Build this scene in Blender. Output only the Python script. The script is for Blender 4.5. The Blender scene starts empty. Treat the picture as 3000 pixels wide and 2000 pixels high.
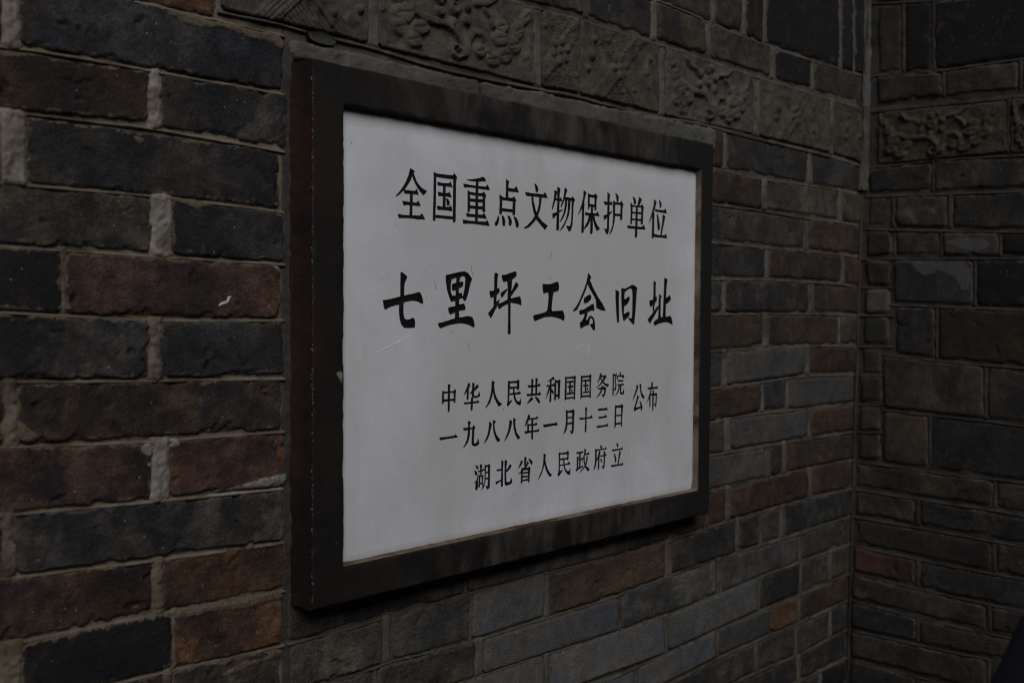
import bpy, math, random
import numpy as np
from mathutils import Vector, Matrix
from mathutils.geometry import delaunay_2d_cdt

# ------------------------------------------------------------------ camera, light, exposure
CAM_R = [[0.69805,-0.017824,0.715827],[-0.716022,-0.02593,0.697596],[0.006128,-0.999505,-0.030863]]
DW = 1.04182
DF = 1.0045
ZC = 1.5
sc = bpy.context.scene
COL = sc.collection
cam_d = bpy.data.cameras.new('camera'); cam = bpy.data.objects.new('camera', cam_d); COL.objects.link(cam)
sc.camera = cam
R = np.array(CAM_R)
M = Matrix(((R[0,0], -R[0,1], -R[0,2], 0.0), (R[1,0], -R[1,1], -R[1,2], 0.0), (R[2,0], -R[2,1], -R[2,2], ZC), (0, 0, 0, 1)))
cam.matrix_world = M
cam_d.sensor_width = 36.0; cam_d.lens = 36.0; cam_d.sensor_fit = 'HORIZONTAL'
cam_d.clip_start = 0.02; cam_d.clip_end = 500
cam_d.dof.use_dof = True; cam_d.dof.focus_distance = 1.45; cam_d.dof.aperture_fstop = 5.0

world = bpy.data.worlds.new('World'); sc.world = world; world.use_nodes = True
wn = world.node_tree.nodes; wl = world.node_tree.links
bg = wn['Background']
sky = wn.new('ShaderNodeTexSky'); sky.sky_type = 'NISHITA'; sky.sun_disc = False
SUN_EL, SUN_AZ = math.radians(42), math.radians(209)      # azimuth measured from +Y towards +X
sky.sun_elevation = SUN_EL; sky.sun_rotation = SUN_AZ
sky.air_density = 1.0; sky.dust_density = 2.0; sky.ozone_density = 1.0
wl.new(sky.outputs[0], bg.inputs[0]); bg.inputs[1].default_value = 0.055
sc.cycles.pixel_filter_type = 'BLACKMAN_HARRIS'; sc.cycles.filter_width = 1.2
sun_d = bpy.data.lights.new('sun', 'SUN'); sun = bpy.data.objects.new('sun', sun_d); COL.objects.link(sun)
sun_d.energy = 1.15; sun_d.angle = math.radians(38); sun_d.color = (1.0, 0.98, 0.96)
sd = Vector((math.sin(SUN_AZ) * math.cos(SUN_EL), math.cos(SUN_AZ) * math.cos(SUN_EL), math.sin(SUN_EL)))
sun.rotation_euler = sd.to_track_quat('Z', 'Y').to_euler()
sc.view_settings.view_transform = 'Standard'; sc.view_settings.look = 'None'
sc.view_settings.gamma = 1.0; sc.view_settings.use_curve_mapping = False
sc.view_settings.exposure = 0.02

# ------------------------------------------------------------------ traced layout, millimetres on the wall planes
W1 = [[[347.4,1883.3,493.9,1885.6,493.5,1824.2,346.9,1823.7],"g","r",440,188],[[499.4,1885.7,596.4,1887.3,596.2,1824.3,499.1,1824.3],"o","r",245,178],[[346.9,1821.2,370.4,1821.2,369.8,1752.6,346.2,1750.4],"n","s",77,224],[[382.3,1821.2,682.0,1821.1,681.9,1755.9,381.8,1753.7],"b","m",778,192],[[346.2,1747.9,516.8,1752.2,516.5,1694.5,345.6,1690.2],"bn","m",503,183],[[526.8,1752.3,690.0,1752.7,689.9,1688.4,526.5,1694.2],"g","m",381,167],[[345.6,1687.7,365.8,1688.1,365.2,1621.6,345.0,1621.4],"n","s",66,212],[[387.9,1688.6,677.7,1685.6,677.6,1617.7,387.4,1621.8],"b","m",748,197],[[345.0,1618.9,518.8,1619.8,518.5,1558.0,344.4,1561.1],"g","m",510,182],[[539.5,1619.1,684.2,1614.2,684.1,1555.6,539.2,1557.7],"b","m",335,163],[[344.4,1558.5,422.8,1556.9,422.4,1494.3,343.9,1498.4],"k","s",245,192],[[424.2,1556.9,678.5,1552.5,678.4,1489.2,423.7,1494.2],"r","m",637,185],[[343.8,1495.8,515.9,1486.1,515.6,1424.6,343.2,1431.0],"b","m",504,192],[[526.7,1486.1,684.1,1485.9,684.0,1420.1,526.4,1424.3],"g2","m",366,172],[[343.2,1428.4,365.4,1427.5,364.9,1366.7,342.7,1367.9],"n","m",72,192],[[377.4,1427.0,679.3,1417.0,679.2,1356.7,376.9,1366.0],"n","m",778,178],[[342.6,1365.3,517.5,1356.3,517.2,1294.3,342.0,1301.0],"rn","m",510,189],[[534.4,1356.0,685.9,1353.3,685.8,1288.5,534.1,1293.7],"r","m",349,170],[[342.0,1298.4,364.9,1297.5,364.4,1238.2,341.5,1239.5],"b","m",74,186],[[373.1,1297.1,683.9,1285.3,683.9,1223.7,372.6,1237.8],"g2","m",798,174],[[341.4,1236.9,519.2,1226.9,519.0,1170.4,340.9,1173.5],"rn","m",516,180],[[527.8,1226.5,689.6,1220.2,689.6,1165.6,527.6,1170.2],"o","r",372,149],[[340.8,1170.8,360.7,1170.5,360.1,1109.9,340.3,1110.5],"b","m",64,189],[[379.1,1170.1,539.5,1166.8,539.2,1104.7,378.6,1109.3],"k","s",446,179],[[541.5,1166.8,681.0,1162.6,680.9,1100.2,541.2,1104.6],"o","r",319,165],[[340.2,1107.8,532.0,1101.9,531.7,1041.4,339.7,1048.2],"n","m",550,178],[[536.0,1101.7,679.0,1096.9,678.9,1036.1,535.7,1041.2],"g","r",328,161],[[1582.3,1831.2,1621.5,1830.8,1623.1,1762.4,1583.8,1763.6],"n","s",35,115],[[1635.3,1830.7,1940.6,1828.6,1942.5,1764.4,1636.8,1761.9],"g","m",238,112],[[1957.8,1828.5,2190.8,1822.6,2192.9,1766.6,1959.8,1764.7],"b","m",149,89],[[1583.8,1760.5,1762.5,1755.3,1763.9,1699.2,1585.2,1697.6],"n","m",151,98],[[1780.2,1755.8,2077.5,1762.0,2079.7,1697.8,1781.8,1699.0],"g","m",210,98],[[2093.3,1762.1,2191.3,1762.8,2193.8,1695.3,2095.5,1697.7],"g","m",60,93],[[1585.3,1694.5,1927.6,1692.1,1929.5,1629.1,1586.7,1628.1],"g","m",273,109],[[1944.8,1692.4,2187.2,1691.7,2189.6,1627.2,1946.7,1629.2],"n","m",156,94],[[1586.8,1625.0,1778.6,1623.9,1780.2,1565.9,1588.2,1561.4],"b","m",161,100],[[1791.5,1624.0,2091.7,1624.4,2093.7,1564.8,1793.0,1566.0],"n","m",210,90],[[2107.6,1624.2,2184.7,1623.5,2187.0,1558.4,2109.7,1564.0],"rn","m",47,88],[[1582.7,1558.2,1626.6,1559.2,1628.0,1497.8,1584.0,1497.4],"g","m",39,102],[[1638.0,1559.4,1950.2,1561.8,1952.1,1499.8,1639.5,1497.9],"b","m",242,100],[[1973.5,1561.7,2188.9,1554.4,2191.0,1496.6,1975.4,1499.7],"n","m",137,90],[[1584.1,1494.3,1774.4,1495.9,1776.0,1432.2,1585.5,1429.3],"n","m",160,105],[[1794.9,1496.0,2085.1,1494.4,2087.3,1431.0,1796.6,1432.4],"n","m",203,94],[[2093.0,1494.3,2184.4,1492.9,2186.7,1429.4,2095.2,1430.9],"g","m",56,89],[[1583.3,1426.1,1630.7,1426.8,1632.2,1361.7,1584.7,1360.4],"g","m",42,109],[[1644.6,1427.0,1941.3,1429.7,1943.1,1371.4,1646.1,1362.1],"l","m",230,98],[[1958.6,1429.6,2183.5,1425.6,2185.8,1363.7,1960.4,1371.2],"rn","m",144,86],[[1582.6,1357.2,1767.7,1362.2,1769.1,1305.4,1583.9,1299.0],"n","m",156,94],[[1780.4,1362.6,1867.7,1365.4,1869.4,1303.3,1781.9,1305.5],"b","m",66,92],[[1874.5,1365.6,2165.8,1360.5,2168.0,1300.4,1876.3,1303.2],"l","m",193,94],[[1581.7,1295.8,1640.6,1297.8,1641.9,1239.2,1582.9,1239.3],"g","m",52,95],[[1660.4,1298.4,1955.4,1297.6,1957.3,1238.4,1661.8,1239.1],"l","m",226,97],[[1970.0,1297.4,2168.1,1296.6,2170.3,1236.8,1971.8,1238.3],"rn","m",127,85],[[1578.5,1236.1,1787.7,1235.4,1789.3,1173.2,1579.9,1172.4],"l","m",175,101],[[1807.1,1235.4,1855.1,1235.2,1856.8,1174.7,1808.8,1173.5],"b","m",36,94],[[1868.7,1235.1,2167.1,1233.0,2169.2,1173.1,1870.4,1175.0],"n","m",198,84],[[687.7,1161.4,978.9,1164.0,979.3,1101.4,687.6,1098.5],"g","m",519,148],[[982.8,1164.0,1342.4,1167.1,1343.4,1098.2,983.3,1101.4],"G","s",463,125],[[1350.6,1167.2,1582.2,1169.2,1583.5,1105.9,1351.7,1098.3],"n","m",229,118],[[1588.9,1169.3,1648.2,1169.5,1649.6,1107.8,1590.2,1106.1],"rn","m",52,102],[[1662.2,1169.5,1957.8,1173.6,1959.7,1112.0,1663.7,1108.1],"rn","m",226,90],[[1975.3,1173.7,2166.0,1169.4,2168.2,1110.0,1977.2,1111.8],"n","m",122,86],[[689.5,1096.4,832.5,1096.6,832.6,1038.4,689.5,1036.2],"G","r",274,144],[[844.4,1096.8,989.2,1099.0,989.7,1031.8,844.6,1039.0],"G","r",235,137],[[991.9,1099.1,1145.1,1099.7,1145.8,1032.8,992.3,1031.6],"L","s",214,138],[[1155.2,1099.7,1456.8,1097.0,1457.9,1038.5,1155.9,1032.8],"on","r",341,117],[[1475.0,1098.3,1685.2,1105.4,1686.7,1043.2,1476.1,1040.0],"b","m",190,100],[[1694.8,1105.6,1766.7,1107.2,1768.3,1044.8,1696.3,1043.4],"b","m",58,98],[[1775.6,1107.4,1850.5,1109.1,1852.3,1044.4,1777.2,1044.8],"g","m",57,97],[[1868.1,1109.4,2168.3,1106.2,2170.3,1049.2,1870.0,1044.3],"b","m",199,89],[[688.5,1034.2,818.0,1035.5,818.2,978.7,688.5,967.6],"G","r",250,144],[[823.6,1035.7,1000.4,1028.9,1000.7,979.1,823.8,979.2],"g","r",288,118],[[1013.9,1029.0,1326.3,1029.7,1327.1,971.5,1014.3,978.9],"L","s",398,105],[[1334.4,1029.8,1621.1,1039.3,1622.5,973.9,1335.3,971.4],"G","m",281,112],[[1636.0,1039.2,1925.9,1040.3,1927.6,983.8,1637.5,974.5],"G","m",226,91],[[1938.8,1040.4,2162.2,1045.1,2164.3,984.7,1940.5,983.9],"g","m",145,83],[[688.5,965.6,865.1,978.7,865.2,932.3,688.5,946.6],"G","r",332,79],[[869.8,978.6,1145.7,974.4,1146.3,909.5,870.0,931.9],"L","s",409,117],[[1155.0,974.2,1455.1,968.3,1456.3,902.6,1155.7,908.7],"L","s",339,131],[[1467.3,968.3,1761.1,979.3,1762.8,913.7,1468.5,903.0],"L","s",259,98],[[1773.8,979.6,1930.5,980.2,1932.5,914.6,1775.5,913.9],"b","m",116,98],[[1939.1,980.3,2055.4,980.7,2057.5,917.1,1941.1,914.7],"g","m",78,93],[[2072.5,980.7,2154.5,980.8,2156.7,919.1,2074.7,917.4],"g","m",51,87],[[877.1,929.0,1118.1,909.2,1118.8,842.0,877.4,838.8],"L","s",360,166],[[1125.7,908.5,1370.7,897.4,1371.6,845.4,1126.3,842.1],"L","s",290,105],[[1380.2,897.6,1619.4,908.4,1620.6,855.3,1381.0,845.5],"L","s",230,92],[[1628.6,908.7,1812.0,911.0,1813.4,857.2,1629.8,855.9],"l","s",149,84],[[1815.9,911.0,1926.9,911.0,1928.5,856.7,1817.4,857.2],"o","m",81,81],[[1935.5,911.0,2150.3,915.1,2152.2,859.0,1937.1,856.7],"n","m",140,78],[[1074.4,838.8,1439.4,843.2,1440.4,785.8,1075.0,773.2],"g","m",430,116],[[1449.3,843.4,1758.0,853.4,1759.4,795.6,1450.4,786.2],"g","m",274,97],[[1769.4,853.4,1915.8,853.2,1917.7,789.2,1770.9,795.6],"g","m",109,92],[[1924.4,853.1,2065.8,854.3,2067.9,792.4,1926.3,789.1],"g","m",95,90],[[2075.2,854.4,2149.1,855.1,2151.2,794.3,2077.2,792.6],"b","m",46,85],[[1317.4,778.7,1610.7,788.0,1611.9,731.0,1318.3,716.5],"g","m",290,103],[[1622.1,788.3,1926.4,785.5,1927.9,733.4,1623.3,731.6],"b","m",238,86],[[1939.2,785.8,2149.7,790.4,2151.8,730.2,1940.8,733.2],"b","m",137,79],[[1492.4,722.0,1743.3,734.1,1744.7,679.8,1493.4,670.2],"g","m",220,86],[[1755.9,733.8,2019.2,728.4,2020.7,679.2,1757.3,679.8],"g","m",190,75],[[2034.4,728.1,2145.4,726.4,2147.1,677.4,2036.0,679.0],"k","m",70,69],[[932.5,2009.3,1064.1,2013.6,1064.7,1952.2,932.8,1952.7],"n","m",200,136],[[1071.2,2013.8,1225.6,2018.6,1226.4,1957.7,1071.7,1952.3],"g","m",203,132],[[1237.1,2018.9,1401.2,2021.7,1402.3,1956.7,1237.9,1957.8],"b","m",185,125],[[1414.6,2022.0,1561.9,2016.6,1563.1,1958.3,1415.8,1957.2],"g","m",144,118],[[1577.2,2015.2,1786.2,2012.5,1787.7,1956.2,1578.4,1958.0],"g","m",176,100],[[1804.3,2012.5,1950.6,2015.1,1952.4,1958.1,1805.8,1956.4],"k","m",107,92],[[1962.1,2015.3,2185.0,2024.0,2187.3,1961.0,1963.9,1958.2],"n","m",143,89],[[1295.0,2297.2,1574.8,2324.9,1581.5,2020.5,1299.0,2024.8],"g","m",288,504],[[1584.7,2325.8,1676.9,2334.9,1684.6,2019.4,1591.4,2020.4],"g","m",81,510],[[1691.1,2336.4,1750.8,2342.2,1759.3,2018.6,1699.0,2019.3],"k","m",49,508],[[1763.3,2343.5,2058.2,2372.6,2070.1,2024.3,1772.0,2018.5],"k","m",212,501],[[2072.2,2374.0,2122.7,2379.0,2135.3,2026.9,2084.2,2024.6],"k","m",32,490],[[2130.8,2379.8,2180.0,2384.7,2193.1,2031.4,2143.5,2027.5],"k","m",30,483],[[602.9,1949.7,806.0,1948.9,806.3,1835.8,602.6,1835.4],"t","hatch0",425,284],[[823.4,1948.6,1112.3,1946.1,1113.4,1833.1,823.7,1834.9],"t","scroll",454,255],[[1128.6,1946.6,1213.5,1950.3,1214.9,1836.4,1129.8,1833.7],"t","hatchL",109,224],[[1216.7,1950.4,1421.7,1949.9,1423.7,1833.7,1218.1,1836.3],"t","hatch",231,215],[[1439.3,1950.4,1722.7,1947.3,1725.4,1837.5,1441.4,1834.6],"t","scroll",258,185],[[1747.4,1947.3,2031.1,1949.7,2034.8,1837.9,1750.2,1837.5],"t","hatch",206,165],[[2046.4,1949.9,2182.7,1951.2,2187.1,1831.8,2050.1,1837.5],"tn","hatchR",85,160],[[689.1,1819.1,998.8,1819.3,999.0,1791.4,689.0,1793.5],"p","r",554,67],[[1001.5,1819.3,1590.1,1829.8,1591.0,1787.6,1001.7,1791.4],"p","r",686,68]]
W2 = [[[-1022.1,2301.7,-872.5,2281.6,-869.0,2162.3,-1018.6,2186.5],"n","m",200,159],[[-865.4,2280.7,-672.3,2254.7,-668.9,2136.6,-861.8,2161.3],"k","m",290,170],[[-1019.2,2179.2,-963.6,2170.5,-959.1,2021.0,-1014.5,2025.9],"n","m",72,202],[[-956.8,2169.4,-898.3,2160.3,-893.9,2015.3,-952.3,2020.4],"k","m",79,200],[[-888.9,2159.0,-668.7,2129.8,-665.2,2010.4,-884.5,2014.7],"k","s",328,188],[[-1015.1,2019.2,-872.9,2009.5,-871.3,1955.3,-1013.2,1960.0],"b","m",190,76],[[-865.8,2009.4,-719.5,2007.2,-717.8,1948.1,-864.2,1955.0],"g","m",216,80],[[-713.1,2007.1,-665.1,2006.4,-663.3,1945.5,-711.4,1947.8],"g","m",76,88],[[-1011.0,1939.4,-740.7,1929.7,-737.5,1822.6,-1007.5,1824.8],"tn","scroll2",378,149],[[-731.5,1929.1,-607.8,1920.8,-604.7,1813.8,-728.4,1822.0],"tn","scroll2",198,159],[[-1026.9,1816.6,-888.8,1820.5,-886.9,1757.3,-1025.2,1763.0],"b","m",183,79],[[-883.0,1820.7,-659.4,1810.1,-657.6,1748.3,-881.1,1757.1],"g","m",334,90],[[-1028.1,1754.8,-973.7,1751.9,-971.7,1685.9,-1026.2,1691.9],"n","m",70,85],[[-965.3,1751.4,-853.0,1746.0,-850.9,1677.6,-963.3,1685.0],"g","m",153,92],[[-843.1,1745.6,-657.3,1738.9,-655.2,1664.8,-841.0,1676.9],"b","m",281,103],[[-1028.2,1680.7,-969.1,1675.8,-967.5,1622.6,-1026.5,1623.1],"n","m",76,73],[[-963.0,1675.3,-867.0,1669.5,-865.5,1619.8,-961.4,1622.5],"g","m",130,69],[[-861.3,1669.1,-747.9,1662.3,-746.6,1616.5,-859.8,1619.7],"pk","m",165,67],[[-742.6,1662.0,-654.9,1656.7,-653.7,1613.9,-741.3,1616.4],"k","m",137,64],[[-1027.8,1614.1,-970.2,1612.5,-968.6,1558.9,-1026.1,1559.6],"n","r",74,72],[[-1027.5,1552.0,-971.4,1551.2,-969.7,1497.1,-1025.8,1496.7],"p2","s",72,72],[[-1031.1,1490.6,-972.6,1491.2,-970.8,1430.1,-1029.2,1428.5],"g","s",75,82],[[-1032.1,1420.8,-985.1,1422.2,-983.4,1366.9,-1030.4,1364.7],"g","m",60,74],[[-1034.2,1357.7,-984.0,1360.2,-982.3,1302.7,-1032.4,1299.3],"n","m",64,77],[[-1033.7,1291.6,-983.6,1295.1,-981.9,1241.3,-1032.1,1237.0],"g","m",64,72],[[-1035.0,1229.9,-981.7,1234.6,-980.0,1177.4,-1033.3,1172.3],"n","m",68,76],[[-962.6,1614.4,-796.7,1608.4,-794.0,1515.6,-959.8,1522.4],"b2","s",230,127],[[-790.6,1608.1,-653.4,1603.1,-650.7,1509.8,-787.8,1515.3],"k","s",211,135],[[-958.0,1513.5,-871.6,1510.1,-868.4,1404.7,-954.9,1411.5],"b","m",117,141],[[-865.8,1509.9,-650.5,1501.7,-647.3,1394.4,-862.6,1404.2],"bn","m",323,153],[[-980.8,1405.6,-769.9,1390.8,-766.8,1286.0,-977.3,1292.3],"g","s",292,147],[[-761.9,1390.5,-647.1,1385.7,-644.0,1279.0,-758.8,1285.5],"b","s",178,155],[[-977.8,1282.6,-877.6,1280.3,-874.3,1170.4,-974.5,1174.6],"g","s",134,148],[[-874.7,1280.2,-643.7,1270.3,-640.8,1168.2,-871.4,1170.3],"b","s",345,155],[[-1036.2,1164.8,-744.4,1158.9,-742.8,1106.6,-1034.6,1111.4],"g","m",400,70],[[-737.7,1158.9,-640.5,1158.9,-638.8,1099.6,-736.2,1106.4],"g","m",152,82],[[-1035.1,1102.3,-902.1,1098.9,-900.6,1047.8,-1033.5,1049.9],"g","m",173,69],[[-891.1,1098.8,-638.5,1091.0,-637.1,1040.5,-889.5,1047.3],"b","m",375,80],[[-1030.8,1040.1,-743.4,1034.7,-741.7,977.9,-1029.1,985.3],"n","m",394,81],[[-734.7,1034.5,-636.8,1031.7,-635.2,975.6,-733.1,977.7],"g","m",153,83],[[-1037.6,975.8,-897.5,970.2,-895.9,917.0,-1036.0,924.4],"r","m",182,70],[[-887.2,970.1,-635.0,967.7,-633.3,910.9,-885.6,916.7],"b","m",375,79],[[-1036.6,915.4,-748.9,905.2,-747.4,853.7,-1034.9,861.4],"g","m",392,73],[[-740.2,905.0,-633.1,902.9,-631.6,852.9,-738.7,853.7],"g","m",167,74],[[-1037.0,852.4,-893.7,846.6,-892.3,798.1,-1035.3,796.4],"b","s",186,70],[[-884.9,846.4,-631.4,844.9,-630.2,804.5,-883.5,798.3],"g","m",377,63],[[-1038.2,787.2,-745.6,792.9,-743.8,732.2,-1036.5,732.1],"g","m",399,85],[[-738.9,793.1,-630.0,796.5,-628.3,735.8,-737.1,732.4],"g","m",170,89],[[-1039.5,723.0,-890.6,718.8,-889.1,668.1,-1037.8,669.7],"b","m",193,70],[[-883.3,719.1,-628.0,727.9,-626.7,682.7,-881.8,668.5],"g","m",380,68]]
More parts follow.
